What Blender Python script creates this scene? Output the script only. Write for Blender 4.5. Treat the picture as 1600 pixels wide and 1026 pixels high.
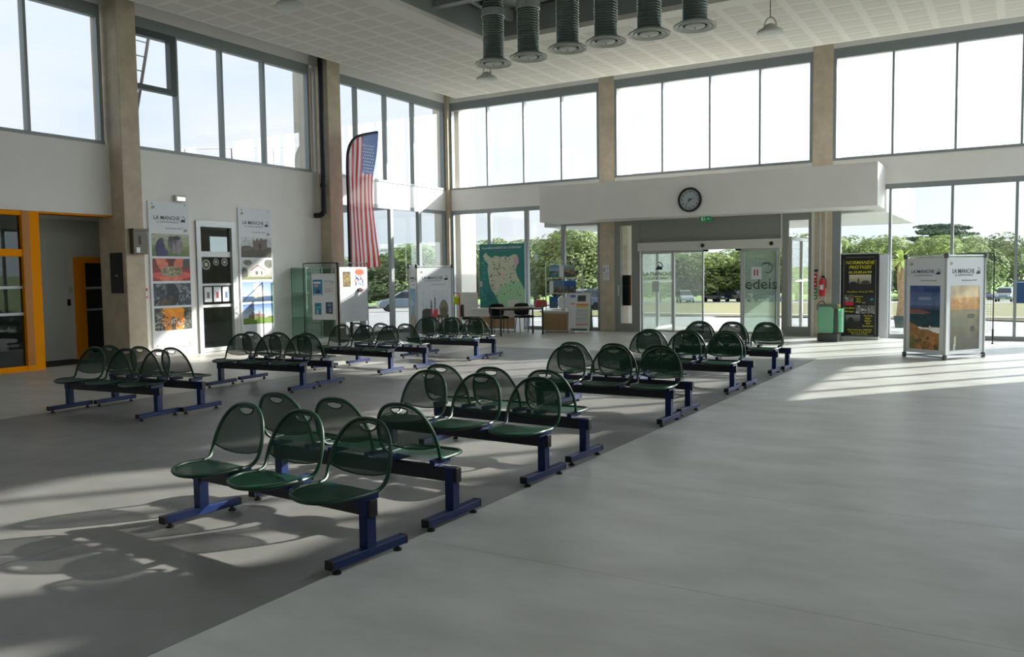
import bpy, bmesh, math, random
import numpy as np
from mathutils import Vector, Matrix
from mathutils.geometry import delaunay_2d_cdt
PI = math.pi
scene = bpy.context.scene
for o in list(bpy.data.objects): bpy.data.objects.remove(o)
LINK = scene.collection.objects.link

# ------------------------------------------------------------------ camera
cam = bpy.data.objects.new('camera', bpy.data.cameras.new('camera')); LINK(cam)
CAM = Vector((15.450, -21.879, 1.620)); YAW, PITCH, ROLL = map(math.radians, (31.043, -3.603, -0.798))
_f = Vector((-math.sin(YAW)*math.cos(PITCH), math.cos(YAW)*math.cos(PITCH), math.sin(PITCH)))
_r = Vector((math.cos(YAW), math.sin(YAW), 0)); _u = _r.cross(_f)
_r2 = math.cos(ROLL)*_r + math.sin(ROLL)*_u; _u2 = -math.sin(ROLL)*_r + math.cos(ROLL)*_u
_m = Matrix((_r2, _u2, -_f)).transposed().to_4x4(); _m.translation = CAM
cam.matrix_world = _m
cam.data.sensor_width = 36; cam.data.lens = 36*1320.5/1600; cam.data.clip_end = 2000; cam.data.clip_start = .05
scene.camera = cam

# ------------------------------------------------------------------ light, sky, exposure
SUN_DIR = Vector((0.556, 0.717, 0.418)).normalized()       # towards the sun: behind the far corner, 25 degrees up
sl = bpy.data.lights.new('sun', 'SUN'); sl.energy = 9.0; sl.angle = math.radians(0.9); sl.color = (1, .965, .89)
so = bpy.data.objects.new('sun', sl); LINK(so); so.rotation_euler = (-SUN_DIR).to_track_quat('-Z', 'Y').to_euler()
so.location = (30, 40, 40)
w = bpy.data.worlds.new('sky'); scene.world = w; w.use_nodes = True
nt = w.node_tree; nt.nodes.clear()
def N(t, **k):
    n = nt.nodes.new(t)
    for a, b in k.items(): setattr(n, a, b)
    return n
def L(a, b): nt.links.new(a, b)
tc = N('ShaderNodeTexCoord'); sep = N('ShaderNodeSeparateXYZ'); L(tc.outputs['Generated'], sep.inputs[0])
ramp = N('ShaderNodeValToRGB'); L(sep.outputs['Z'], ramp.inputs[0])
e = ramp.color_ramp.elements
e[0].position = 0.0; e[0].color = (.60, .67, .73, 1); e[1].position = 1.0; e[1].color = (.66, .76, .90, 1)
x = e.new(.12); x.color = (.56, .64, .73, 1); x = e.new(.45); x.color = (.64, .74, .86, 1)
mp = N('ShaderNodeMapping'); mp.inputs['Scale'].default_value = (1.2, 1.2, 3.5); L(tc.outputs['Generated'], mp.inputs[0])
nz = N('ShaderNodeTexNoise'); nz.inputs['Scale'].default_value = 2.4; nz.inputs['Detail'].default_value = 5; L(mp.outputs[0], nz.inputs[0])
cr = N('ShaderNodeValToRGB'); L(nz.outputs[0], cr.inputs[0]); cr.color_ramp.elements[0].position = .36; cr.color_ramp.elements[1].position = .64
mx = N('ShaderNodeMixRGB'); L(cr.outputs[0], mx.inputs[0]); L(ramp.outputs[0], mx.inputs[1]); mx.inputs[2].default_value = (.70, .74, .77, 1)
dot = N('ShaderNodeVectorMath', operation='DOT_PRODUCT'); L(tc.outputs['Generated'], dot.inputs[0]); dot.inputs[1].default_value = SUN_DIR
mr = N('ShaderNodeMapRange'); L(dot.outputs['Value'], mr.inputs[0]); mr.inputs[1].default_value = .1; mr.inputs[2].default_value = 1
pw = N('ShaderNodeMath', operation='POWER'); L(mr.outputs[0], pw.inputs[0]); pw.inputs[1].default_value = 14
ml = N('ShaderNodeMath', operation='MULTIPLY_ADD'); L(pw.outputs[0], ml.inputs[0]); ml.inputs[1].default_value = 13.0; ml.inputs[2].default_value = 1.0
pw2 = N('ShaderNodeMath', operation='POWER'); L(mr.outputs[0], pw2.inputs[0]); pw2.inputs[1].default_value = 1.8
ml2 = N('ShaderNodeMath', operation='MULTIPLY_ADD'); L(pw2.outputs[0], ml2.inputs[0]); ml2.inputs[1].default_value = .85; L(ml.outputs[0], ml2.inputs[2])
bg = N('ShaderNodeBackground'); L(mx.outputs[0], bg.inputs[0]); L(ml2.outputs[0], bg.inputs[1])
out = N('ShaderNodeOutputWorld'); L(bg.outputs[0], out.inputs[0])
vs = scene.view_settings; vs.view_transform = 'Standard'; vs.look = 'None'; vs.exposure = 0.62; vs.gamma = 1.0; vs.use_curve_mapping = False
scene.cycles.transparent_max_bounces = 32; scene.cycles.max_bounces = 10; scene.cycles.diffuse_bounces = 6
scene.cycles.sample_clamp_indirect = 6.0

# ------------------------------------------------------------------ materials
def lin(c):
    return tuple(((v/255)/12.92 if v/255 <= .04045 else ((v/255+.055)/1.055)**2.4) for v in c)
MATS = {}
def mat(name, rgb=(200, 200, 200), rough=.6, metal=0, spec=.5, noise=0, nscale=8, bump=0, emit=0, alpha=None, coat=0):
    if name in MATS: return MATS[name]
    m = bpy.data.materials.new(name); m.use_nodes = True; t = m.node_tree; b = t.nodes['Principled BSDF']
    c = lin(rgb) + (1,)
    b.inputs['Base Color'].default_value = c; b.inputs['Roughness'].default_value = rough
    b.inputs['Metallic'].default_value = metal; b.inputs['Specular IOR Level'].default_value = spec
    if coat: b.inputs['Coat Weight'].default_value = coat
    if emit: b.inputs['Emission Color'].default_value = c; b.inputs['Emission Strength'].default_value = emit
    if noise or bump:
        g = t.nodes.new('ShaderNodeNewGeometry'); n = t.nodes.new('ShaderNodeTexNoise')
        n.inputs['Scale'].default_value = nscale; n.inputs['Detail'].default_value = 5; n.inputs['Roughness'].default_value = .6
        t.links.new(g.outputs['Position'], n.inputs['Vector'])
        if noise:
            r = t.nodes.new('ShaderNodeValToRGB'); t.links.new(n.outputs[0], r.inputs[0])
            r.color_ramp.elements[0].position = .3; r.color_ramp.elements[1].position = .7
            r.color_ramp.elements[0].color = tuple(v*(1-noise) for v in c[:3]) + (1,)
            r.color_ramp.elements[1].color = tuple(min(1, v*(1+noise)) for v in c[:3]) + (1,)
            t.links.new(r.outputs[0], b.inputs['Base Color'])
        if bump:
            bp = t.nodes.new('ShaderNodeBump'); bp.inputs['Strength'].default_value = bump; bp.inputs['Distance'].default_value = .01
            t.links.new(n.outputs[0], bp.inputs['Height']); t.links.new(bp.outputs[0], b.inputs['Normal'])
    MATS[name] = m; return m
def glass(name, tint=(.93, .96, .95), refl=1.0, rough=0.0):
    if name in MATS: return MATS[name]
    m = bpy.data.materials.new(name); m.use_nodes = True; t = m.node_tree; t.nodes.clear()
    tr = t.nodes.new('ShaderNodeBsdfTransparent'); tr.inputs[0].default_value = tint + (1,)
    gl = t.nodes.new('ShaderNodeBsdfGlossy'); gl.inputs['Roughness'].default_value = rough; gl.inputs[0].default_value = (refl, refl, refl, 1)
    fr = t.nodes.new('ShaderNodeFresnel'); gg = t.nodes.new('ShaderNodeNewGeometry'); mm_ = t.nodes.new('ShaderNodeMath'); mm_.operation = 'MULTIPLY_ADD'
    mm_.inputs[1].default_value = 1/1.45-1.45; mm_.inputs[2].default_value = 1.45; t.links.new(gg.outputs['Backfacing'], mm_.inputs[0]); t.links.new(mm_.outputs[0], fr.inputs[0])
    mix = t.nodes.new('ShaderNodeMixShader'); o = t.nodes.new('ShaderNodeOutputMaterial')
    t.links.new(fr.outputs[0], mix.inputs[0]); t.links.new(tr.outputs[0], mix.inputs[1]); t.links.new(gl.outputs[0], mix.inputs[2]); t.links.new(mix.outputs[0], o.inputs[0])
    MATS[name] = m; return m
def perforated(name, th):
    m = mat(name, (12, 56, 38), .5, 0, .22)
    t = m.node_tree; b = t.nodes['Principled BSDF']; o = t.nodes['Material Output']
    c = t.nodes.new('ShaderNodeTexCoord'); s = t.nodes.new('ShaderNodeSeparateXYZ'); t.links.new(c.outputs['Object'], s.inputs[0])
    def M(op, a, bb):
        n = t.nodes.new('ShaderNodeMath'); n.operation = op
        for i, v in enumerate((a, bb)):
            if v is None: continue
            if isinstance(v, (int, float)): n.inputs[i].default_value = v
            else: t.links.new(v, n.inputs[i])
        return n.outputs[0]
    k = 2*PI/.0052
    yz = M('ADD', s.outputs['Y'], s.outputs['Z'])
    sx = M('SINE', M('MULTIPLY', s.outputs['X'], k), None); sz = M('SINE', M('MULTIPLY', yz, k), None)
    p = M('MULTIPLY', sx, sz)
    hole = M('GREATER_THAN', M('ABSOLUTE', p, None), th)       # round holes in a staggered grid
    tr = t.nodes.new('ShaderNodeBsdfTransparent'); mix = t.nodes.new('ShaderNodeMixShader')
    t.links.new(hole, mix.inputs[0]); t.links.new(b.outputs[0], mix.inputs[1]); t.links.new(tr.outputs[0], mix.inputs[2]); t.links.new(mix.outputs[0], o.inputs[0])
    return m
def print_mat():
    m = mat('printed ink', (255, 255, 255), .45)
    t = m.node_tree; a = t.nodes.new('ShaderNodeAttribute'); a.attribute_name = 'ink'
    t.links.new(a.outputs['Color'], t.nodes['Principled BSDF'].inputs['Base Color']); return m
def floor_mat(name, rgb, seed, rough=.36):
    m = mat(name, rgb, rough); t = m.node_tree; b = t.nodes['Principled BSDF']
    g = t.nodes.new('ShaderNodeNewGeometry'); mpn = t.nodes.new('ShaderNodeMapping'); mpn.inputs['Location'].default_value = (seed*7.3, seed*3.1, 0)
    mpn.inputs['Scale'].default_value = (.75, 1.5, 1); t.links.new(g.outputs['Position'], mpn.inputs[0])
    n1 = t.nodes.new('ShaderNodeTexNoise'); n1.inputs['Scale'].default_value = 1.3; n1.inputs['Detail'].default_value = 8; n1.inputs['Roughness'].default_value = .62
    t.links.new(mpn.outputs[0], n1.inputs['Vector'])
    r = t.nodes.new('ShaderNodeValToRGB'); t.links.new(n1.outputs[0], r.inputs[0]); c = lin(rgb)
    r.color_ramp.elements[0].position = .32; r.color_ramp.elements[1].position = .68
    r.color_ramp.elements[0].color = (c[0]*.84, c[1]*.84, c[2]*.82, 1); r.color_ramp.elements[1].color = (min(1, c[0]*1.14), min(1, c[1]*1.14), min(1, c[2]*1.15), 1)
    t.links.new(r.outputs[0], b.inputs['Base Color'])
    n2 = t.nodes.new('ShaderNodeTexNoise'); n2.inputs['Scale'].default_value = 2.6; n2.inputs['Detail'].default_value = 4; t.links.new(g.outputs['Position'], n2.inputs['Vector'])
    mrr = t.nodes.new('ShaderNodeMapRange'); t.links.new(n2.outputs[0], mrr.inputs[0]); mrr.inputs[3].default_value = rough-.07; mrr.inputs[4].default_value = rough+.1
    t.links.new(mrr.outputs[0], b.inputs['Roughness']); return m

WHITE = mat('white wall paint', (231, 229, 224), .7, noise=.03, nscale=1.5)
CEIL = mat('white ceiling board', (218, 215, 206), .85)
CEILP = mat('pierced ceiling board', (205, 202, 192), .9)
CONC = mat('raw concrete', (194, 181, 160), .85, noise=.14, nscale=3.5, bump=.15)
CONCX = mat('pale outdoor concrete', (214, 208, 194), .85, noise=.05, nscale=3)
ALU = mat('grey window aluminium', (140, 147, 148), .45, .2)
ALUD = mat('dark window aluminium', (82, 90, 94), .45, .2)
ALUL = mat('pale aluminium', (188, 192, 190), .38, .4)
DGREY = mat('grey door panel', (138, 140, 135), .55)
CREAM = mat('off white operator cover', (205, 204, 195), .5)
YEL = mat('ochre yellow paint', (240, 148, 0), .7, 0, .1)
GLS = glass('clear glazing', (.962, .962, .962))
GLSL = glass('greenish low glazing', (.868, .882, .878))
GLSD = glass('dim inner glazing', (.62, .67, .66))
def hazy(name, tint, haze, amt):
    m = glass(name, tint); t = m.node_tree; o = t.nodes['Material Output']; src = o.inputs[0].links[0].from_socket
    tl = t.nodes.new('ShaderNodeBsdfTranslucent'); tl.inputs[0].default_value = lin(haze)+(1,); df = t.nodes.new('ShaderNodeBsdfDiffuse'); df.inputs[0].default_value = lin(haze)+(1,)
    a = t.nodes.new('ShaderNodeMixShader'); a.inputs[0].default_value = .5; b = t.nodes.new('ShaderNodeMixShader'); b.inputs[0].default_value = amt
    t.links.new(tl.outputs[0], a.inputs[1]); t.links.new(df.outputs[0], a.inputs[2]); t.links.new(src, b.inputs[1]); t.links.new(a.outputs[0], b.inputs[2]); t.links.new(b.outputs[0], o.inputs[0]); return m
GLSH = hazy('painted-reflection door glass', (.84, .89, .86), (186, 196, 190), .32); GLSH2 = hazy('faintly painted-reflection door glass', (.84, .88, .86), (196, 204, 200), .22)  # pale diffuse veil mixed in to stand for reflections on the door leaves
GLSC = glass('showcase glass', (.80, .90, .86), .8)
ROOF = mat('grey roof steel', (206, 209, 206), .6)
ROOFD = mat('dark roof steel', (158, 162, 162), .6)
PERF = perforated('perforated green steel', .67); PERFS = perforated('finely perforated green steel', .9)
GTUBE = mat('glossy green tube', (8, 52, 34), .4, 0, .35)
BLUE = mat('blue lacquered steel', (10, 34, 80), .42, 0, .35)
DBLUE = mat('dark blue beam steel', (9, 13, 34), .4, 0, .5)
BLK = mat('black plastic', (16, 16, 18), .45)
BLKM = mat('black metal wire', (20, 21, 22), .4, .3)
INK = print_mat()
PAPER = mat('white print board', (214, 218, 222), .5)
NAVY = mat('navy lettering', (28, 36, 66), .5)
GREYT = mat('grey lettering', (120, 126, 134), .5)
YTXT = mat('yellow lettering', (196, 190, 20), .5)
GALV = mat('galvanised duct', (120, 132, 128), .3, .8, bump=.1, nscale=30)
LAMPW = mat('lamp housing', (196, 198, 190), .5)

# ------------------------------------------------------------------ mesh helpers
class MB:
    def __init__(s): s.v = []; s.f = []; s.m = []; s.cur = 0
    def add(s, vs, fs):
        k = len(s.v); s.v += [tuple(p) for p in vs]; s.f += [tuple(i+k for i in f) for f in fs]; s.m += [s.cur]*len(fs); return s
    def box(s, x0, x1, y0, y1, z0, z1, M=None):
        e = 0.0; s.nb = getattr(s, 'nb', -1)+1
        if s.nb and min(x1-x0, y1-y0, z1-z0) > .008: e = .0004*(s.nb % 7)     # keeps butting boxes from sharing a plane
        vs = [(x, y, z) for x in (x0-e, x1+e) for y in (y0-e, y1+e) for z in (z0-e, z1+e)]
        if M: vs = [M @ Vector(p) for p in vs]
        return s.add(vs, [(0, 1, 3, 2), (4, 6, 7, 5), (0, 4, 5, 1), (2, 3, 7, 6), (0, 2, 6, 4), (1, 5, 7, 3)])
    def bar(s, a, b, r, n=8):            # round bar between two points
        return s.tube([a, b], r, n)
    def tube(s, path, r, n=8, closed=False, cap=True):
        P = [Vector(p) for p in path]; R = r if isinstance(r, (list, tuple)) else [r]*len(P); k = len(P); rings = []
        up = None
        for i, p in enumerate(P):
            a = P[(i-1) % k] if (closed or i) else p; b = P[(i+1) % k] if (closed or i < k-1) else p
            t = (b-a).normalized()
            if up is None: up = t.orthogonal().normalized()
            up = (up - t*up.dot(t))
            up = up.normalized() if up.length > 1e-5 else t.orthogonal().normalized()
            q = t.cross(up)
            rings.append([p + R[i]*(math.cos(2*PI*j/n)*up + math.sin(2*PI*j/n)*q) for j in range(n)])
        vs = [p for g in rings for p in g]; fs = []
        for i in range(k if closed else k-1):
            o = ((i+1) % k)*n; c = i*n
            for j in range(n): fs.append((c+j, c+(j+1) % n, o+(j+1) % n, o+j))
        if not closed and cap: fs += [tuple(range(n-1, -1, -1)), tuple(range((k-1)*n, k*n))]
        return s.add(vs, fs)
    def lathe(s, prof, c=(0, 0, 0), n=24, cap=False):
        vs = []; fs = []; k = len(prof)
        for r, z in prof:
            for j in range(n): vs.append((c[0]+r*math.cos(2*PI*j/n), c[1]+r*math.sin(2*PI*j/n), c[2]+z))
        for i in range(k-1):
            for j in range(n): fs.append((i*n+j, i*n+(j+1) % n, (i+1)*n+(j+1) % n, (i+1)*n+j))
        if cap: fs += [tuple(range(n-1, -1, -1)), tuple(range((k-1)*n, k*n))]
        return s.add(vs, fs)
    def prism(s, pts, h0, h1, axis='y'):   # polygon in the other two axes, extruded
        n = len(pts); f = {'y': lambda a, b, h: (a, h, b), 'x': lambda a, b, h: (h, a, b), 'z': lambda a, b, h: (a, b, h)}[axis]
        vs = [f(a, b, h0) for a, b in pts] + [f(a, b, h1) for a, b in pts]
        return s.add(vs, [tuple(range(n)), tuple(range(2*n-1, n-1, -1))] + [(i, i+n, (i+1) % n+n, (i+1) % n) for i in range(n)])
    def mesh(s, name, mats, smooth=False, bevel=0):
        me = bpy.data.meshes.new(name); me.from_pydata(s.v, [], s.f)
        ms = mats if isinstance(mats, (list, tuple)) else [mats]
        for m_ in ms: me.materials.append(m_)
        if len(ms) > 1: me.polygons.foreach_set('material_index', s.m)
        b = bmesh.new(); b.from_mesh(me); bmesh.ops.recalc_face_normals(b, faces=b.faces)
        if bevel: bmesh.ops.bevel(b, geom=[e for e in b.edges if e.is_manifold and e.calc_face_angle(0) > .5], offset=bevel, segments=1, affect='EDGES')
        b.to_mesh(me); b.free()
        if smooth:
            me.polygons.foreach_set('use_smooth', [True]*len(me.polygons))
            try: me.set_sharp_from_angle(angle=math.radians(40))
            except Exception: pass
        me.update(); return me
    def obj(s, name, mats, parent=None, smooth=False, bevel=0, loc=None, rz=0):
        return put(name, s.mesh(name, mats, smooth, bevel), parent, loc, rz)
def put(name, me, parent=None, loc=None, rz=0):
    o = bpy.data.objects.new(name, me); LINK(o)
    if parent: o.parent = parent
    if loc: o.location = loc
    if rz: o.rotation_euler = (0, 0, rz)
    return o
def box(name, x0, x1, y0, y1, z0, z1, m, parent=None, bevel=0): return MB().box(x0, x1, y0, y1, z0, z1).obj(name, m, parent, bevel=bevel)
def thing(name, label, cat, loc=(0, 0, 0), rz=0, group=None):
    o = bpy.data.objects.new(name, None); LINK(o); o.location = loc; o.rotation_euler = (0, 0, rz); o.empty_display_size = .1
    o['label'] = label; o['category'] = cat
    if group: o['group'] = group
    return o
def tag(o, label, cat, group=None):
    o['label'] = label; o['category'] = cat
    if group: o['group'] = group
    return o
def struct(o, label=None):
    o['kind'] = 'structure'
    if label: o['label'] = label
    return o
def copy_tree(o, parent=None):
    c = o.copy(); LINK(c); c.parent = parent
    for ch in list(o.children): copy_tree(ch, c)
    return c
_tc = {}
def text(s, size, m, parent, loc, name='lettering', align='CENTER', bold=0, shear=0, rot=(PI/2, 0, 0), sx=1):
    cu = bpy.data.curves.new('t', 'FONT'); cu.body = s; cu.size = size; cu.align_x = align; cu.align_y = 'CENTER'
    cu.offset = bold; cu.shear = shear; cu.resolution_u = 2; cu.extrude = .0006
    t = bpy.data.objects.new('t', cu); LINK(t); dg = bpy.context.evaluated_depsgraph_get(); dg.update()
    me = bpy.data.meshes.new_from_object(t.evaluated_get(dg)); bpy.data.objects.remove(t); bpy.data.curves.remove(cu)
    me.materials.clear(); me.materials.append(m)
    o = put(name, me, parent, loc); o.rotation_euler = rot; o.scale = (sx, 1, 1); return o

# flat printed pictures: a grid of ink colours on a thin board, drawn as shapes
class Pic:
    def __init__(s, w, h, nx, ny, bg=(255, 255, 255)):
        s.w, s.h, s.nx, s.ny = w, h, nx, ny
        s.U, s.V = np.meshgrid(np.linspace(0, 1, nx+1), np.linspace(0, 1, ny+1)); s.c = np.zeros(s.U.shape+(3,)); s.c[:] = lin(bg)
        s.rs = np.random.RandomState(int(nx*31+ny*17+w*100))
    def grad(s, v0, v1, c0, c1, mask=None):
        t = np.clip((s.V-v0)/(v1-v0), 0, 1)[..., None]; a = np.array(lin(c0)); b = np.array(lin(c1))
        k = (s.V >= v0) & (s.V <= v1)
        if mask is not None: k &= mask
        s.c[k] = (a*(1-t)+b*t)[k]; return s
    def fill(s, k, col, a=1.0): s.c[k] = s.c[k]*(1-a) + np.array(lin(col))*a; return s
    def ell(s, u, v, ru, rv, col, a=1.0, rot=0):
        du, dv = s.U-u, s.V-v; c, q = math.cos(rot), math.sin(rot); x, y = du*c+dv*q, -du*q+dv*c
        return s.fill((x/ru)**2+(y/rv)**2 < 1, col, a)
    def rect(s, u0, u1, v0, v1, col, a=1.0): return s.fill((s.U >= u0) & (s.U <= u1) & (s.V >= v0) & (s.V <= v1), col, a)
    def poly(s, pts, col, a=1.0):
        k = np.zeros(s.U.shape, bool); n = len(pts)
        for i in range(n):
            (x0, y0), (x1, y1) = pts[i], pts[(i+1) % n]
            if y0 == y1: continue
            k ^= ((y0 > s.V) != (y1 > s.V)) & (s.U < (x1-x0)*(s.V-y0)/(y1-y0)+x0)
        return s.fill(k, col, a)
    def noise(s, sc, amp, mask=None, seed=0):
        r = np.random.RandomState(seed+5); g = r.rand(sc+2, sc+2); x = s.U*sc; y = s.V*sc; i = x.astype(int); j = y.astype(int); fx = x-i; fy = y-j
        n = g[j, i]*(1-fx)*(1-fy)+g[j, i+1]*fx*(1-fy)+g[j+1, i]*(1-fx)*fy+g[j+1, i+1]*fx*fy
        f = (1+amp*(n-.5)*2)[..., None]; k = np.ones(s.U.shape, bool) if mask is None else mask
        s.c[k] = np.clip((s.c*f)[k], 0, 1); return s
    def speck(s, n, cols, r=.02, seed=1, box=(0, 1, 0, 1)):
        q = np.random.RandomState(seed)
        for i in range(n):
            s.ell(box[0]+q.rand()*(box[1]-box[0]), box[2]+q.rand()*(box[3]-box[2]), r*(.5+q.rand()), r*(.5+q.rand())*s.w/s.h, cols[q.randint(len(cols))])
        return s
    def obj(s, name, parent, loc, y=-.002):     # lies in the local xz plane, faces -y
        W = s.nx+1; vs = [(u*s.w, y, v*s.h) for v, u in [(j/s.ny, i/s.nx) for j in range(s.ny+1) for i in range(W)]]
        fs = [(j*W+i, j*W+i+1, (j+1)*W+i+1, (j+1)*W+i) for j in range(s.ny) for i in range(s.nx)]
        me = bpy.data.meshes.new(name); me.from_pydata(vs, [], fs); at = me.color_attributes.new('ink', 'FLOAT_COLOR', 'POINT')
        col = np.concatenate([s.c.reshape(-1, 3), np.ones((len(vs), 1))], 1).astype(np.float32); at.data.foreach_set('color', col.ravel())
        me.materials.append(INK); return put(name, me, parent, loc)

def spline(pts, n=6, closed=False):
    P = [Vector(p) for p in pts]; k = len(P); o = []
    for i in range(k if closed else k-1):
        if closed: a, b, c, d = P[(i-1) % k], P[i], P[(i+1) % k], P[(i+2) % k]
        else: a, b, c, d = P[max(i-1, 0)], P[i], P[i+1], P[min(i+2, k-1)]
        for j in range(n):
            t = j/n; o.append(.5*((2*b)+(c-a)*t+(2*a-5*b+4*c-d)*t*t+(3*b-a-3*c+d)*t**3))
    if not closed: o.append(P[-1])
    return o
def inside(p, poly):
    r = False; n = len(poly)
    for i in range(n):
        (x0, y0), (x1, y1) = poly[i], poly[(i+1) % n]
        if (y0 > p[1]) != (y1 > p[1]) and p[0] < (x1-x0)*(p[1]-y0)/(y1-y0)+x0: r = not r
    return r
def sheet(outer, holes, step):
    """triangulated flat sheet with holes; returns 2D verts and triangles"""
    vs = []; es = []
    for lp in [outer]+holes:
        k = len(vs); vs += [Vector(p) for p in lp]; es += [(k+i, k+(i+1) % len(lp)) for i in range(len(lp))]
    xs = [p[0] for p in outer]; ys = [p[1] for p in outer]; x = min(xs)+step/2
    while x < max(xs):
        y = min(ys)+step/2
        while y < max(ys):
            if inside((x, y), outer) and not any(inside((x, y), h) for h in holes):
                if min((Vector(p)-Vector((x, y))).length for lp in [outer]+holes for p in lp) > step*.45: vs.append(Vector((x, y)))
            y += step
        x += step
    r = delaunay_2d_cdt(vs, es, [], 0, 1e-6); V = r[0]; F = []
    for f in r[2]:
        c = sum((V[i] for i in f), Vector((0, 0)))/3
        if inside(c, outer) and not any(inside(c, h) for h in holes): F.append(tuple(f))
    return V, F

# ------------------------------------------------------------------ the shell
XR, YS = 17.6, -29.0                     # room runs x 0..XR, y YS..0
ZL, ZS, ZW, ZC, ZT = 3.65, 4.29, 6.85, 6.80, 7.5     # low head, high sill, high head, ceiling, top of wall
fl = struct(box('floor', -.3, XR+.3, YS, .12, -.25, -.012, mat('screed', (110, 112, 110), .8)))
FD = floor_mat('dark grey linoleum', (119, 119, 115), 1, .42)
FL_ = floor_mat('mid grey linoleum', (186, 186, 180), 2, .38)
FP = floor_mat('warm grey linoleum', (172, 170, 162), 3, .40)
def lino(x0, x1, y0, y1, m): box('linoleum_sheet', x0+.0015, x1-.0015, y0+.0015, y1-.0015, -.011, 0, m, fl)
y = -17.79 - 1.94*6
ys = []
while y < .1: ys.append(max(y, YS)); y += 1.94
ys.append(.1)
for a, b in zip(ys[:-1], ys[1:]):
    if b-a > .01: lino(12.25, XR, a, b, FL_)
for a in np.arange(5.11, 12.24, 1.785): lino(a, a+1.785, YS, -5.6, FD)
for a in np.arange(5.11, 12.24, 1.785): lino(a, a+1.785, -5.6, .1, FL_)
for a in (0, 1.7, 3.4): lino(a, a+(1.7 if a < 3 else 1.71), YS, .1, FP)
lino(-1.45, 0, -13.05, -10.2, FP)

# left wall, built bay by bay; recess, glazed doors and windows left open
wl = MB(); T = -.22
wl.box(T, 0, -5.67, .3, ZL, ZS); wl.box(T, 0, YS, -13.9-4, 2.9, ZS)
wl.box(T, 0, -17.9, -5.67, 2.91, ZS)                       # spandrel
wl.box(T, 0, -11.3, -9.56, 0, 2.91); wl.box(T, 0, -8.48, -5.67, 0, 2.91)
wl.box(T, 0, YS, .3, ZW+.12, ZT); wl.box(T, 0, YS, -17.9, 0, 2.9)
struct(wl.obj('wall_left', WHITE))
struct(MB().box(-.4, 0.02, -13.0, -11.5, 2.88, 2.9).obj('trim_1', YEL))
wb = MB(); wb.box(-.2, XR+.2, 0, .22, ZL, ZS); wb.box(-.2, XR+.2, 0, .22, ZW+.12, ZT)
struct(wb.obj('wall_back', WHITE))
wr = MB(); X1 = XR+.22
wr.box(XR, X1, -5.67, .2, ZL, ZS); wr.box(XR, X1, YS, -5.67, 0, ZS); wr.box(XR, X1, YS, .2, ZW+.12, ZT)
struct(wr.obj('wall_right', WHITE))
struct(box('wall_front', -.2, X1, YS-.2, YS, 0, ZT, mat('beige rear wall', (150, 148, 140), .8)))
struct(box('roof', -.45, XR+.5, YS-.3, .62, ZT, ZT+.3, ROOF))
struct(MB().box(-.35, XR+.6, .24, .56, 6.85, 7.5).box(-.32, -.22, YS, .3, 6.9, 7.5).box(X1, X1+.1, YS, .3, 6.9, 7.5).obj('fascia', CONCX))

# suspended ceiling with its open coffer
CX0, CX1, CY0, CY1 = 5.15, 12.2, -19.5, -5.55
ce = MB(); E = 1.18
ce.box(E, CX0, YS, -E, ZC, ZC+.1); ce.box(CX1, XR-E, YS, -E, ZC, ZC+.1)
ce.box(CX0, CX1, CY1, -E, ZC, ZC+.1); ce.box(CX0, CX1, YS, CY0, ZC, ZC+.1)
ceil = struct(ce.obj('ceiling', CEIL))
co = MB()
co.box(CX0-.06, CX0, CY0, CY1+.06, ZC+.1, 7.44); co.box(CX1, CX1+.06, CY0, CY1+.06, ZC+.1, 7.44); co.box(CX0, CX1, CY1, CY1+.06, ZC+.1, 7.44); co.box(CX0, CX1, CY0-.06, CY0, ZC+.1, 7.44)
co.obj('coffer_side', mat('grey coffer lining', (140, 144, 142), .7), ceil)
for yy in (-7.6, -10.0, -12.6, -15.2, -17.8):
    cb = MB().box(CX0, CX1, yy-.09, yy+.09, 7.05, 7.07).box(CX0, CX1, yy-.006, yy+.006, 7.07, 7.36).box(CX0, CX1, yy-.09, yy+.09, 7.36, 7.38); cb.obj('coffer_beam', ROOFD, ceil)
cbx = MB().box(CX0+.5, CX0+.62, CY0, CY1, 7.2, 7.42); cbx.obj('coffer_beam', ROOFD, ceil)
me = MB().box(-.225, .225, -.215, .215, -.004, .0).mesh('perforated_panel', CEILP)
cells = []
for i in range(60):
    for j in range(60):
        px, py = E+.32+i*.6, -E-.32-j*.56
        if px > XR-E-.2 or py < YS+.3: continue
        if CX0-.3 < px < CX1+.3 and CY0-.3 < py < CY1+.3: continue
        dv = Vector((px, py, ZC))-CAM; zf = dv.dot(_f)
        if zf < .5: continue
        u, v = 800+1320.5*dv.dot(_r2)/zf, 513-1320.5*dv.dot(_u2)/zf
        if -40 < u < 1640 and v > -40: cells.append((zf, px, py))
cells.sort(); rest = MB()
for k, (zf, px, py) in enumerate(cells):
    if k < 295: put('perforated_panel', me, ceil, (px, py, ZC))
    else: rest.box(px-.225, px+.225, py-.215, py+.215, ZC-.004, ZC)
if rest.v: rest.obj('perforated_panels_beyond', CEILP, ceil)['kind'] = 'stuff'

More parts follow.
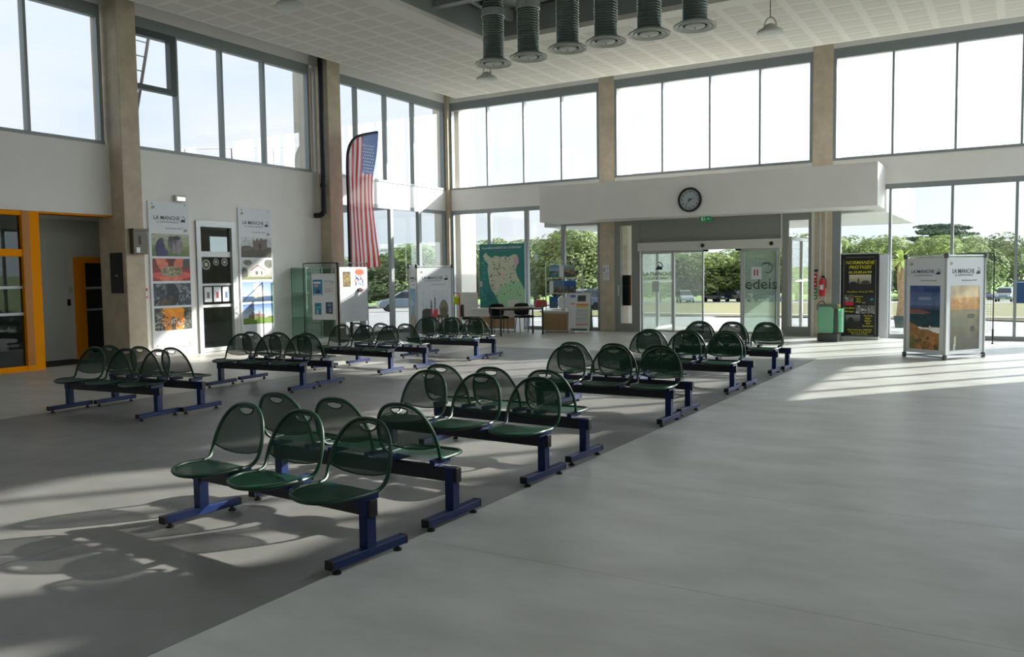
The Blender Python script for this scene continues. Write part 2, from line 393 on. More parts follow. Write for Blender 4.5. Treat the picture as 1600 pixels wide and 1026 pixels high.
# pillars
pil = lambda x0, x1, y0, y1, z1=7.45: struct(MB().box(x0, x1, y0, y1, 0, z1).obj('pillar', CONC, bevel=.012))
pil(-.45, .39, -11.51, -11.09); pil(-.05, .35, -5.67, -5.19); pil(-.05, .39, -17.3, -16.88)
pil(5.22, 5.69, -.02, .9); pil(10.99, 11.47, -.02, .9)
struct(MB().box(-.18, .12, -.12, .16, 0, 7.45).obj('pillar', CONC))
pil(XR-.2, XR+.1, -.2, .9); pil(XR-.05, XR+.6, -5.67, -5.19); pil(XR-.05, XR+.6, -11.51, -11.09)
struct(MB().box(-.75, .26, .3, 1.15, -.1, 7.4).obj('pillar', CONCX)); struct(MB().box(-.85, -.26, -5.67, -5.19, -.1, 7.4).obj('pillar', CONCX))
struct(MB().box(5.22, 5.66, .92, 1.3, -.1, 7.4).obj('pillar', CONCX)); struct(MB().box(11.0, 11.44, .92, 1.3, -.1, 7.4).obj('pillar', CONCX))

# windows: outer frame, mullions and panes are pieces of each window
wn = [0]
def window(axis, c, a0, a1, z0, z1, mull, m=ALU, gm=GLS, inward=-1, fw=.07, dep=.13, mw=.055, head=.12, sill=.06, splits=()):
    """axis 'x': wall plane x=c, runs along y. axis 'y': plane y=c, runs along x. inward = sign of the room side"""
    wn[0] += 1; o = -inward
    def B(mb, p0, p1, q0, q1, z0_, z1_):
        lo, hi = sorted((c+o*q0, c+o*q1))
        return mb.box(lo, hi, p0, p1, z0_, z1_) if axis == 'x' else mb.box(p0, p1, lo, hi, z0_, z1_)
    f = MB(); B(f, a0, a1, .0, dep, z1-head+.0, z1+.12 if z1 > 6 else z1); B(f, a0, a1, -.02 if z0 > 1 else 0, dep, z0, z0+sill); B(f, a0, a0+fw, 0, dep, z0, z1); B(f, a1-fw, a1, 0, dep, z0, z1)
    w_ = struct(f.obj('window_%d' % wn[0], m))
    for q in mull: B(MB(), q-mw/2, q+mw/2, .005, dep+.02, z0+sill, z1-head).obj('mullion', m, w_)
    for (p0, p1, zz) in splits: B(MB(), p0, p1, 0, dep, zz-.04, zz+.04).obj('transom', m, w_)
    ed = [a0+fw]+list(mull)+[a1-fw]
    for p0, p1 in zip(ed[:-1], ed[1:]): B(MB(), p0, p1, dep*.6, dep*.6+.012, z0+sill, z1-head).obj('pane', gm, w_)
    return w_
HI = dict(z0=ZS, z1=ZW)
window('x', 0, -5.19, -.12, ZS, ZW, (-4.17, -2.93, -1.66), inward=1)
wB = window('x', 0, -11.09, -5.95, ZS, ZW, (-9.86, -8.67, -7.43), inward=1)
ca = MB()      # tilting casement in the top of the first light
for (a, b, c_, d) in ((-11.02, -9.9, 5.52, 5.62), (-11.02, -9.9, 6.6, 6.74), (-11.02, -10.9, 5.52, 6.74), (-10.04, -9.9, 5.52, 6.74)): ca.box(-.12, .03, a, b, c_, d)
ca.obj('casement', ALUD, wB)
window('x', 0, -16.88, -11.6, ZS, ZW, (-15.6, -14.35, -13.06), inward=1)
window('x', 0, -22.6, -17.4, ZS, ZW, (-21.4, -20.1, -18.8), inward=1)
window('x', 0, -5.19, -.12, 0, ZL, (-4.06, -2.78, -1.45), inward=1, gm=GLSL, mw=.13, dep=.1, head=.1, sill=.1)
for a0, a1, ms in ((.12, 5.22, (1.48, 2.76, 4.02)), (5.69, 10.99, (7.09, 8.40, 9.70)), (11.47, XR-.2, (12.80, 14.12, 15.41, 16.5))):
    window('y', 0, a0, a1, ZS, ZW, ms, mw=.05)
window('y', 0, .12, 5.22, 0, ZL, (1.51, 2.81, 4.04), gm=GLSL, mw=.11, dep=.1, head=.12, sill=.1, splits=((4.09, 5.15, 3.08),))
window('y', 0, 11.47, XR-.2, 0, ZL, (12.77, 14.08, 15.35, 16.5), gm=GLSL, mw=.06, dep=.1, head=.12, sill=.1, fw=.2)
for a0, a1, ms in ((-5.19, -.2, (-4.17, -2.93, -1.66)), (-11.09, -5.67, (-9.86, -8.67, -7.43)), (-16.9, -11.51, (-15.6, -14.35, -13.06)), (-22.6, -17.3, (-21.4, -20.1, -18.8)), (-28.5, -23, (-27.2, -25.9, -24.5))):
    window('x', XR, a0, a1, ZS, ZW, ms, inward=-1)
window('x', XR, -5.19, -.2, 0, ZL, (-4.17, -2.93, -1.66), gm=GLSL, inward=-1, head=.1, sill=.1)

# white bulkhead box over the entrance, and the canopy outdoors
bk = MB().box(3.98, 12.66, -1.25, -.001, 3.07, 4.05); struct(bk.obj('bulkhead', WHITE, bevel=.004), None)
struct(MB().box(3.3, 12.66, .25, 6.5, 3.02, 3.98).obj('canopy', mat('white canopy cladding', (232, 232, 226), .7)))

# entrance: side lights, header, automatic door
sf = MB().box(5.69, 6.44, -.03, .1, 0, .23).box(5.69, 5.86, -.03, .1, 0, 3.07).box(6.2, 6.44, -.03, .1, 0, 3.07).box(5.69, 6.44, -.03, .1, 2.95, 3.07)
d1 = struct(sf.obj('door_1', DGREY)); box('pane', 5.86, 6.2, .03, .042, .23, 2.95, GLSL, d1)
sf = MB().box(10.27, 11.0, -.03, .1, 0, .23).box(10.27, 10.42, -.03, .1, 0, 3.07).box(10.92, 11.0, -.03, .1, 0, 3.07).box(10.27, 11.0, -.03, .1, 2.9, 3.07)
d2 = struct(sf.obj('door_2', DGREY)); box('pane', 10.42, 10.92, .03, .042, .23, 2.9, GLSL, d2)
box('edge_trim', 10.25, 10.285, -.06, -.03, 2.45, 3.07, CREAM, d2); box('edge_trim', 10.995, 11.06, -.06, .0, 0, 3.07, CREAM, d2)
box('door_pull', 5.80, 5.83, -.09, -.03, 1.0, 1.3, ALUL, d1)
struct(box('trim_2', 6.44, 10.25, -.02, .1, 2.45, 3.07, DGREY))
ad = thing('automatic_door', 'automatic glass sliding entrance door standing open, with off-white operator box above', 'door', (6.44, 0, 0))
box('operator_box', 0, 3.85, -.2, -.02, 2.22, 2.45, CREAM, ad, bevel=.01)
for xx in (1.84, 3.62):
    MB().lathe([(0, 0), (.045, 0), (.05, .02), (0, .03)], n=12).obj('motion_sensor', BLK, ad, loc=(xx, -.21, 2.33)).rotation_euler = (PI/2, 0, 0)
for xx in (1.9, 2.75): MB().box(-.07, .07, -.03, .03, -.05, .0).obj('motion_sensor', BLK, ad, bevel=.015, loc=(xx, -.12, 2.22))
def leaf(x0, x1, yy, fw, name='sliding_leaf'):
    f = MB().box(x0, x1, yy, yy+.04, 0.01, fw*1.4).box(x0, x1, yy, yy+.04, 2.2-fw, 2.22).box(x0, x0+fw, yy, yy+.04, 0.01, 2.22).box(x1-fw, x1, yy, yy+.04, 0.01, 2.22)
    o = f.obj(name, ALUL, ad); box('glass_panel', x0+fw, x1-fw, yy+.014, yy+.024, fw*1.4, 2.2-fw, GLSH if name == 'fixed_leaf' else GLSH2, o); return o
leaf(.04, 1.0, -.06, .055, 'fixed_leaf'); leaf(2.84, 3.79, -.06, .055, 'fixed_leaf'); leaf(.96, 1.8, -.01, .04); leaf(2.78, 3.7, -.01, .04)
text('LA MANCHE', .15, mat('frosted dark lettering', (52, 62, 66), .6), ad, (.53, -.075, 1.60))
text('LE DÉPARTEMENT', .075, MATS['frosted dark lettering'], ad, (.55, -.075, 1.48))
def emblem(parent, x, y, z, s):            # sail-like mark: a dark peak under a pale curl
    mm = mat('pale emblem grey', (128, 142, 146), .5)
    arc = [(x+s*.5*math.cos(a)-.0, z+s*.5*math.sin(a)+s*.45) for a in np.linspace(1.9, -1.2, 12)]+[(x+s*.36*math.cos(a), z+s*.36*math.sin(a)+s*.45) for a in np.linspace(-1.2, 1.9, 12)]
    MB().prism(arc, y, y+.001).obj('emblem', mm, parent)
    MB().prism([(x-s*.55, z-.02*s), (x-.02*s, z+s*.6), (x+.1*s, z+.3*s), (x+s*.28, z+.42*s), (x+s*.45, z)], y-.001, y).obj('emblem', NAVY, parent)
emblem(ad, .58, -.075, 1.72, .22)
LET = MATS['frosted dark lettering']
text('edeis', .40, LET, ad, (3.33, -.075, 1.30), bold=.0)
e_ = MB()
e_.tube([(3.50+.11*math.cos(a), -.075, 1.72+.13*math.sin(a)) for a in np.linspace(-2.2, 2.4, 14)], .012, 5); e_.tube([(3.44+.09*math.cos(a), -.075, 1.79+.06*math.sin(a)) for a in np.linspace(-.3, 3.4, 9)], .012, 5)
e_.obj('emblem', LET, ad)
nn = MB().box(3.08, 3.34, -.08, -.076, 1.43, 1.75).obj('paper_notice', PAPER, ad)
for xx in (3.165, 3.24): box('printed_mark', xx-.018, xx+.018, -.083, -.0805, 1.52, 1.68, mat('brick red print', (150, 46, 50), .5), nn)
box('paper_notice', .38, .58, -.08, -.076, 1.12, 1.40, PAPER, ad)
kb = thing('display_case', 'dark display case with ochre edges behind the narrow side light', 'display case', (5.72, .3, 0)); box('case_body', .06, .26, 0, .1, .72, 1.58, mat('dark green glass case', (22, 40, 38), .3), kb)
for a in (.0, .27): box('case_edge', a, a+.05, -.01, .11, .72, 1.58, mat('ochre case edge', (150, 100, 50), .5), kb)
# vestibule outdoors with white frames
vb = thing('entrance_vestibule', 'white framed glass vestibule outside the sliding entrance door', 'vestibule', (0, 0, 0))
for xx in (6.36, 10.42):
    f = MB()
    for yy in (.25, 1.5, 2.75): f.box(xx-.04, xx+.04, yy-.04, yy+.04, -.05, 2.5)
    f.box(xx-.04, xx+.04, .25, 2.75, 2.42, 2.5).box(xx-.04, xx+.04, .25, 2.75, -.05, .06).box(xx-.03, xx+.03, .25, 2.75, 1.35, 1.41)
    o = f.obj('side_frame', mat('white vestibule frame', (225, 226, 222), .4), vb); box('glass_panel', xx-.006, xx+.006, .28, 2.72, .06, 2.42, GLSL, o)
box('lintel', 6.32, 10.46, 2.71, 2.79, 2.42, 2.55, MATS['white vestibule frame'], vb)
box('threshold', 6.32, 10.46, .12, 2.79, -.1, -.01, mat('pale paving', (176, 174, 168), .8), vb)

# recess behind the ochre frame, inner door, offices
rc = MB().box(-1.57, -1.45, -13.1, -11.45, 0, 2.9).box(-1.57, -1.45, -10.5, -10.0, 0, 2.9).box(-1.57, -1.45, -11.45, -10.5, 2.1, 2.9).box(-1.57, -.0, -13.12, -13.0, 0, 2.9).box(-1.57, -.22, -10.1, -10.0, 0, 2.9)
struct(rc.obj('wall_recess', mat('grey recess paint', (206, 208, 200), .8)))
struct(box('ceiling_recess', -1.57, -.22, -13.1, -10.0, 2.88, 2.98, CEIL))
dr = struct(MB().box(-1.5, -1.36, -11.47, -11.33, 0, 2.12).box(-1.5, -1.36, -10.58, -10.44, 0, 2.12).box(-1.5, -1.36, -11.47, -10.44, 2.0, 2.12).obj('door_3', YEL))
box('door_leaf', -1.46, -1.42, -11.33, -11.23, 0.01, 2.0, YEL, dr); box('door_leaf', -1.46, -1.42, -10.64, -10.58, 0.01, 2.0, YEL, dr); box('pane', -1.45, -1.435, -11.23, -10.64, .01, 2.0, GLSD, dr)
box('film_band', -1.43, -1.425, -11.23, -10.64, 1.45, 1.50, mat('white film', (200, 204, 204), .5), dr); box('film_band', -1.43, -1.425, -11.23, -10.64, 1.0, 1.04, MATS['white film'], dr)
tag(box('wall_switch', -1.45, -1.42, -11.6, -11.52, 1.38, 1.5, ALUL, bevel=.004), 'small pale box on the recess wall beside the inner ochre door', 'switch')
tag(box('door_reader', -1.45, -1.42, -11.63, -11.57, 1.12, 1.25, BLK, bevel=.004), 'small black card reader on the recess wall beside the inner ochre door', 'card reader')
tag(box('doormat', -1.4, -.35, -12.9, -11.6, 0, .014, mat('black coir', (24, 22, 22), .95, bump=.5, nscale=200), bevel=.004), 'black doormat on the floor of the recess by the ochre door', 'doormat')
gf = MB().box(-.1, .04, -13.32, -13.0, 0, 2.9).box(-.1, .03, -17.9, -13.3, 2.82, 2.9).box(-.1, .03, -17.9, -13.3, 2.08, 2.21).box(-.1, .03, -17.9, -13.3, 0, .1).box(-.1, .03, -15.6, -15.45, 0, 2.9)
g4 = struct(gf.obj('window_20', YEL)); box('stop_bead', -.06, .045, -13.31, -13.18, .1, 2.9, mat('ochre shade bead', (178, 110, 6), .45), g4)
for a, b in ((-17.9, -15.6), (-15.45, -13.32)):
    box('pane', -.04, -.028, a, b, .1, 2.08, GLSD, g4); box('pane', -.04, -.028, a, b, 2.21, 2.82, GLSD, g4)
    box('film_band', -.027, -.024, a, b, 1.50, 1.55, MATS['white film'], g4); box('film_band', -.027, -.024, a, b, 1.02, 1.07, MATS['white film'], g4)
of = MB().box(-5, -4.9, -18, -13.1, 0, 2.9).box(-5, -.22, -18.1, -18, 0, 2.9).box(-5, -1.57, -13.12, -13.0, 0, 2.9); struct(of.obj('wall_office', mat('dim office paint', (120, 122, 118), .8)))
struct(box('floor_office', -5, -.1, -18, -6, -.1, -.005, FP)); struct(box('ceiling_office', -5, -.22, -18, -6, 2.9, 3.0, CEIL))
dk = thing('office_desk', 'dark desk in the office behind the ochre framed glass', 'desk', (-1.6, -14.3, 0))
box('desk_top', -.4, .4, -.7, .7, .72, .75, mat('charcoal laminate', (60, 62, 62), .5), dk); box('side_panel', -.38, .38, -.68, -.64, 0, .72, MATS['charcoal laminate'], dk); box('side_panel', -.38, .38, .64, .68, 0, .72, MATS['charcoal laminate'], dk)
of2 = MB(); XS = -2.6
for (a, b, c_, d) in ((-10.0, -5.75, 0, 2.25), (-10.0, -5.75, 2.74, 2.9), (-10.0, -7.03, 2.25, 2.74), (-6.31, -5.75, 2.25, 2.74)): of2.box(XS-.1, XS, a, b, c_, d)
of2.box(XS-.1, XS, -13.0, -10.1, 0, 2.9); of2.box(XS, -.22, -5.85, -5.75, 0, 2.9).box(XS, -1.57, -10.1, -10.0, 0, 2.9); struct(of2.obj('wall_store', mat('store paint', (214, 210, 196), .8)))
# grey glazed side door with notices
g5 = struct(MB().box(-.12, .04, -9.55, -9.44, 0, 2.91).box(-.12, .04, -8.59, -8.48, 0, 2.91).box(-.12, .04, -9.55, -8.48, 2.78, 2.91).obj('door_4', ALUL))
lf = MB()
for a, b in ((0.01, .1), (1.0, 1.06), (1.48, 1.53), (2.12, 2.24)): lf.box(-.06, -.01, -9.44, -8.59, a, b)
lf.obj('door_leaf', ALUL, g5)
for a, b in ((.1, 1.0), (1.06, 1.48), (1.53, 2.12), (2.24, 2.78)): box('pane', -.045, -.035, -9.44, -8.59, a, b, GLSD, g5)
for yy, r, c1 in ((-9.27, .13, (40, 52, 44)), (-9.0, .09, (40, 44, 30)), (-8.76, .10, (60, 40, 70))):
    st = tag(MB().lathe([(0, 0), (r, 0), (r, .003), (0, .003)], n=20).obj('round_sticker', mat('sticker %d' % c1[0], c1, .5) if c1[0] != 40 or r > .1 else mat('sticker olive', c1, .5)), 'round %s sticker on the glass of the grey side door' % {.13: 'large dark green', .09: 'small olive', .10: 'purple'}[r], 'sticker')
    st.location = (-.03, yy, 1.98+(.03 if r < .13 else -.03)); st.rotation_euler = (0, PI/2, 0)
    MB().lathe([(r*.72, .0035), (r*.8, .0035), (r*.8, .004), (r*.72, .004)], n=20).obj('printed_ring', PAPER, st); MB().lathe([(0, .0035), (r*.35, .0035), (r*.35, .004), (0, .004)], n=12).obj('printed_disc', mat('sticker lime', (170, 178, 120), .5), st)
for yy, c1, nm in ((-9.24, (110, 120, 112), 'grey'), (-8.99, (170, 60, 60), 'red'), (-8.74, (60, 90, 150), 'blue')):
    p = tag(box('door_notice', -.03, -.027, yy-.1, yy+.1, 1.12, 1.45, PAPER), 'white paper notice with a %s mark behind the grey side door glass' % nm, 'notice')
    box('printed_mark', -.026, -.024, yy-.035, yy+.035, 1.2, 1.34, mat('notice '+nm, c1, .5), p)

# pillar fittings, pipes
sg = thing('direction_sign', 'dark grey sign board with a white arrow on the first concrete pillar', 'sign', (0, -11.512, 0))
box('sign_board', -.10, .28, -.02, 0, 1.37, 2.17, mat('dark sign board', (48, 46, 44), .5), sg)
MB().lathe([(0, 0), (.075, 0), (.075, .004), (0, .004)], n=20).obj('arrow_disc', BLK, sg, loc=(.09, -.021, 1.72)).rotation_euler = (PI/2, 0, 0)
mat('white lettering', (230, 230, 230), .5); MB().box(.04, .14, -.028, -.026, 1.712, 1.728).prism([(.11, 1.76), (.15, 1.72), (.11, 1.68)], -.028, -.026).obj('arrow', MATS['white lettering'], sg)
iv = thing('intercom_box', 'brushed metal intercom box on the room face of the first pillar', 'intercom', (.39, -11.3, 0))
box('housing', 0, .12, -.12, .2, 2.14, 2.62, mat('bronze steel', (92, 88, 76), .4, .5), iv, bevel=.008); box('grille', .12, .124, .0, .05, 2.33, 2.5, BLK, iv); box('button', .12, .128, -.06, .02, 2.17, 2.27, ALUL, iv); box('hood', 0, .15, -.13, .21, 2.6, 2.64, MATS['bronze steel'], iv)
rp = thing('alarm_call_point', 'small red alarm call point on the white wall beside the first pillar', 'alarm', (0, -10.86, 0))
box('housing', 0, .03, -.06, .06, 1.26, 1.46, mat('signal red', (196, 24, 34), .4), rp, bevel=.004); box('window_plate', .03, .033, -.02, .06, 1.29, 1.40, PAPER, rp)
el = thing('emergency_light', 'small white emergency light above the poster with cows', 'light', (0, -9.93, 0)); box('housing', 0, .07, -.14, .14, 3.28, 3.42, LAMPW, el, bevel=.01); box('lens', .07, .075, -.1, .1, 3.3, 3.38, mat('emergency lens', (235, 238, 230), .3, emit=.6), el)
dp = thing('downpipe', 'black downpipe on the second pillar ending in an elbow', 'pipe', (0, 0, 0))
MB().tube(spline([(.27, -5.82, 7.4), (.27, -5.82, 5), (.27, -5.82, 3.4), (.25, -5.84, 3.26), (.18, -5.92, 3.2), (.08, -5.97, 3.2)], 6), .065, 12).obj('pipe_run', BLK, dp, smooth=True)
MB().tube([(.27, -5.82, 3.9), (.27, -5.82, 4.0)], .085, 12).obj('collar', BLK, dp)
tag(MB().bar((.12, -5.92, ZS), (.12, -5.92, 7.4), .035, 10).obj('service_conduit', ALUL, smooth=True), 'pale vertical conduit beside the black downpipe', 'conduit')
for k, (xx, zz, s) in enumerate(((11.20, 1.5, 'running down to the fire extinguisher'), (11.33, 0, 'running down to the floor by the bin'))):
    tag(MB().box(xx-.018, xx+.018, -.05, -.02, zz, 3.06).obj('cable_duct', CREAM), 'white cable duct on the entrance pillar '+s, 'conduit')
fe = thing('fire_extinguisher', 'red fire extinguisher hung on the pillar above the bin', 'extinguisher', (11.27, -.12, 0))
MB().lathe([(0, 1.0), (.06, 1.0), (.07, 1.03), (.07, 1.36), (.05, 1.42), (.02, 1.44), (.02, 1.48), (0, 1.48)], n=16).obj('cylinder_body', MATS['signal red'], fe, smooth=True); box('instruction_label', -.04, .04, -.073, -.068, 1.16, 1.28, PAPER, fe)
MB().box(-.02, .05, -.02, .02, 1.46, 1.5).tube(spline([(.03, 0, 1.47), (.09, 0, 1.4), (.09, 0, 1.2)], 4), .01, 6).obj('valve_handle', BLK, fe); box('bracket', -.03, .03, .06, .1, 1.2, 1.3, BLK, fe)
for k, (z0, z1, c1, nm) in enumerate(((1.40, 1.56, 'signal red', 'red sign plate, upper of two above the green ones'), (1.22, 1.38, 'signal red', 'red sign plate just above the green ones'), (1.07, 1.19, 'safety green', 'green sign plate just below the red ones'), (.92, 1.03, 'safety green', 'green sign plate, lowest on the entrance pillar'))):
    p = tag(box('safety_sign', 11.03, 11.13, -.03, -.02, z0, z1, mat(c1, (20, 120, 64), .5), None), nm, 'sign'); box('pictogram', 11.055, 11.105, -.032, -.03, (z0+z1)/2-.02, (z0+z1)/2+.02, PAPER, p)
tag(box('plaque', 11.06, 11.15, -.03, -.02, 1.60, 1.66, NAVY), 'small navy plaque above the red signs on the pillar', 'plaque')
nt_ = thing('framed_notice', 'framed white notice on the concrete pillar beside the entrance', 'notice', (5.32, -.02, 1.43)); box('frame', 0, .22, -.02, 0, 0, .46, ALUL, nt_)
Pic(.19, .43, 20, 40, (216, 216, 214)).rect(.1, .35, .55, .8, (150, 155, 165)).rect(.5, .9, .75, .8, (170, 172, 178)).rect(.5, .9, .4, .45, (170, 172, 178)).speck(14, [(150, 152, 160), (180, 180, 186)], .05, 3, (.1, .9, .1, .5)).obj('printed_sheet', nt_, (.015, -.02, .015))
sgn = thing('exit_sign', 'green emergency exit sign hanging over the sliding door', 'exit sign', (8.4, -.35, 2.93)); box('housing', -.15, .15, -.03, .03, 0, .16, mat('exit green', (14, 108, 60), .4, emit=.25), sgn, bevel=.004)
box('mount', -.16, .16, -.035, .035, .16, .19, CREAM, sgn)
MB().box(-.1, -.05, -.034, -.031, .03, .13).box(-.03, .01, -.034, -.031, .04, .09).prism([(-.02, .13), (-.0, .13), (.0, .105), (-.02, .105)], -.034, -.031).prism([(.05, .07), (.09, .07), (.09, .05), (.13, .08), (.09, .11), (.09, .09), (.05, .09)], -.034, -.031).obj('pictogram', MATS['white lettering'], sgn)

# clock
ck = thing('wall_clock', 'round black rimmed wall clock on the white bulkhead', 'clock', (8.30, -1.25, 3.445))
o = MB().lathe([(.26, 0), (.305, 0), (.31, .03), (.295, .075), (.265, .08), (.258, .05), (.258, .02)], n=48).obj('rim', BLK, ck, smooth=True); o.rotation_euler = (PI/2, 0, 0)
o = MB().lathe([(0, 0), (.262, 0), (.262, .02), (0, .02)], n=40).obj('dial', mat('clock dial', (176, 190, 192), .5), ck); o.rotation_euler = (PI/2, 0, 0)
for h in range(1, 13):
    a = PI/2-h*PI/6; text(str(h), .068, BLK, ck, (.205*math.cos(a), -.022, .205*math.sin(a)), name='numeral', bold=.001)
def hand(ang, ln, wd, y):
    a = PI/2-ang; c, s_ = math.cos(a), math.sin(a); MB().prism([(-.04*c-wd*s_, -.04*s_+wd*c), (ln*c, ln*s_), (-.04*c+wd*s_, -.04*s_-wd*c)], y-.004, y).obj('clock_hand', BLK, ck)
hand(2.35*PI/6, .15, .014, -.032); hand(35*PI/30, .2, .011, -.04)
MB().lathe([(0, 0), (.015, 0), (.015, .045), (0, .045)], n=12).obj('hub', BLK, ck).rotation_euler = (PI/2, 0, 0)

# ------------------------------------------------------------------ beam benches
half = [(0, .172, .784), (.078, .170, .777), (.140, .161, .750), (.190, .143, .700), (.222, .121, .638), (.240, .098, .570), (.244, .076, .505), (.238, .055, .457), (.226, .030, .428), (.220, -.01, .416), (.224, -.075, .416), (.228, -.13, .418), (.220, -.19, .416), (.182, -.27, .410), (.10, -.322, .404), (0, -.338, .400)]
loop = half + [(-x, y, z) for x, y, z in half[-2:0:-1]]
path = spline(loop, 3, True)
ZD = -.028
def lean_y(z): return .062 + (z-ZD-.49)*.348            # backrest plane
bo = []
for (x_, z_) in [(0, .804), (.076, .797), (.136, .770), (.185, .720), (.217, .660), (.235, .595), (.239, .545)]: bo.append((x_, z_+ZD))
bot = [(.21, .527+ZD), (.13, .509+ZD), (.06, .503+ZD), (0, .5+ZD)]
outl = bo+bot; outl = outl+[(-a, b) for a, b in outl[-2:0:-1]]
out2 = [tuple(p[:2]) for p in spline([(a, b, 0) for a, b in outl], 2, True)]
hole = [(-.072, .780), (-.04, .788), (0, .791), (.04, .788), (.072, .780), (.060, .758), (.034, .746), (0, .742), (-.034, .746), (-.060, .758)]
hole = [(a, b+ZD) for a, b in hole]
V, F = sheet(out2, [hole], .04)
dish = lambda x_, z_: .022*(1-(x_/.23)**2)*max(0, 1-((z_-ZD-.62)/.2)**2)
b_ = MB(); b_.add([(p[0], lean_y(p[1])+dish(p[0], p[1]), p[1]) for p in V], F); ME_BACK = b_.mesh('backrest', PERF, True)
ME_GRIP = MB().tube([(p[0], lean_y(p[1])+dish(*p), p[1]) for p in hole], .006, 6, True).mesh('grip_rim', GTUBE, True)
ME_LOW = MB().tube([(a, lean_y(b)+dish(a, b), b) for a, b in [(.24, .545+ZD)]+bot+[(-p, q) for p, q in bot[::-1][1:]]+[(-.24, .545+ZD)]], .006, 6).mesh('lower_rim', GTUBE, True)
so_ = [(.215, .0), (.219, -.075), (.223, -.13), (.215, -.19), (.177, -.265), (.097, -.315), (0, -.331)]
so2 = [(0, .02)]+[(.12, .012)]+so_; so2 = so2+[(-a, b) for a, b in so2[-2:0:-1]]
out3 = [tuple(p[:2]) for p in spline([(a, b, 0) for a, b in so2], 2, True)]
V, F = sheet(out3, [], .045)
pz = lambda x_, y_: .416-.014*max(0, 1-(x_/.2)**2)*max(0, 1-((y_+.15)/.2)**2)-.02*max(0, (-y_-.22)/.12)**2
b_ = MB(); b_.add([(p[0], p[1], pz(*p)) for p in V], F); ME_PAN = b_.mesh('seat_pan', PERFS, True)
ME_TUBE = MB().tube(path, .0125, 8, True).mesh('seat_frame', GTUBE, True)
ME_BRK = MB().box(-.022, .022, -.13, .05, .364, .404).mesh('mounting_bracket', BLUE, bevel=.003)
ME_BEAM = MB().box(-.825, .825, -.027, .027, .270, .363).mesh('beam', DBLUE, bevel=.004)
ME_CAP = MB().box(-.012, .012, -.03, .03, .267, .366).mesh('beam_end_cap', BLK, bevel=.004)
ME_POST = MB().box(-.033, .033, -.036, .036, .085, .27).box(-.033, .033, -.036, -.028, .27, .363).box(-.033, .033, .028, .036, .27, .363).mesh('leg', BLUE, bevel=.002)
ME_FOOT = MB().box(-.031, .031, -.285, .285, .034, .085).mesh('foot_bar', BLUE, bevel=.004)
ME_FCAP = MB().box(-.032, .032, -.01, .01, .033, .086).mesh('foot_cap', BLK, bevel=.004)
ME_GL = MB().lathe([(0, 0), (.026, 0), (.026, .012), (.012, .016), (.012, .034), (0, .034)], n=12).mesh('glide', BLK)
def make_bench(seat_shift):
    r = thing('beam_bench', '', 'bench', (0, 0, 0), 0, 'three-seat beam benches in the waiting hall')
    put('beam', ME_BEAM, r)
    for s in (-1, 1):
        put('beam_end_cap', ME_CAP, r, (s*.835, 0, 0))
        lg = put('leg', ME_POST, r, (s*.79, 0, 0)); ft = put('foot_bar', ME_FOOT, lg)
        for q in (-1, 1):
            put('foot_cap', ME_FCAP, lg, (0, q*.292, 0)); put('glide', ME_GL, lg, (0, q*.24, 0))
    for k in range(3):
        cx = (k-1)*.57 + seat_shift
        sf_ = put('seat_frame', ME_TUBE, r, (cx, 0, 0)); put('backrest', ME_BACK, sf_); put('seat_pan', ME_PAN, sf_); put('grip_rim', ME_GRIP, sf_); put('lower_rim', ME_LOW, sf_)
        for s in (-1, 1): put('mounting_bracket', ME_BRK, r, (cx+s*.17, 0, 0))
    return r
proto = {0: make_bench(.075), 1: make_bench(.075)}      # the seats sit a little off centre on the beam
D = [ # x of bench centre, y, facing (0 = towards camera side -y, pi = away), drift, label
 (11.50, -18.19, 0, -4.5, 'green three-seat bench nearest of all, seats turned to the viewer'),
 (11.47, -17.37, PI, -0.3, 'green three-seat bench back to back behind the nearest one'),
 (11.46, -16.07, 0, -2.5, 'green three-seat bench of the second pair beside the pale floor, seats turned to the viewer'),
 (11.42, -15.27, PI, -1.5, 'green three-seat bench of the second pair beside the pale floor, seats turned away'),
 (11.43, -13.25, 0, 0.8, 'green three-seat bench of the third pair beside the pale floor, seats turned to the viewer'),
 (11.39, -12.48, PI, -1.5, 'green three-seat bench of the third pair beside the pale floor, seats turned away'),
 (11.35, -10.62, 0, 0.2, 'green three-seat bench of the fourth pair beside the pale floor, seats turned to the viewer'),
 (11.39, -9.91, PI, 0.0, 'green three-seat bench of the fourth pair beside the pale floor, seats turned away'),
 (11.34, -8.31, 0, 0.5, 'green three-seat bench of the farthest pair beside the pale floor, seats turned to the viewer'),
 (11.39, -7.65, PI, -0.5, 'green three-seat bench of the farthest pair beside the pale floor, seats turned away'),
 (5.99, -15.63, 0, 4.3, 'green three-seat bench nearest the ochre glass front, seats turned to the viewer'),
 (6.01, -15.03, PI, 3.6, 'green three-seat bench nearest the ochre glass front, seats turned towards the windows'),
 (5.82, -13.12, 0, 5.0, 'green three-seat bench before the grey side door, seats turned to the viewer'),
 (5.70, -12.41, PI, 3.2, 'green three-seat bench before the grey side door, seats turned towards the windows'),
 (5.61, -10.77, 0, -3.0, 'green three-seat bench in line with the glass showcase, seats turned to the viewer'),
 (5.64, -9.88, PI, -0.8, 'green three-seat bench in line with the glass showcase, seats turned towards the windows'),
 (5.68, -8.32, 0, 1.0, 'green three-seat bench before the triangular display with flags, seats turned to the viewer'),
 (5.68, -7.68, PI, 0.5, 'green three-seat bench before the triangular display with flags, seats turned towards the windows')]
for i, (bx, by, rz, dr_, lb) in enumerate(D):
    k = 0 if rz == 0 else 1; o = proto[k] if i < 2 else copy_tree(proto[k])
    o.location = (bx, by, 0); o.rotation_euler = (0, 0, rz + math.radians(dr_)); o['label'] = lb

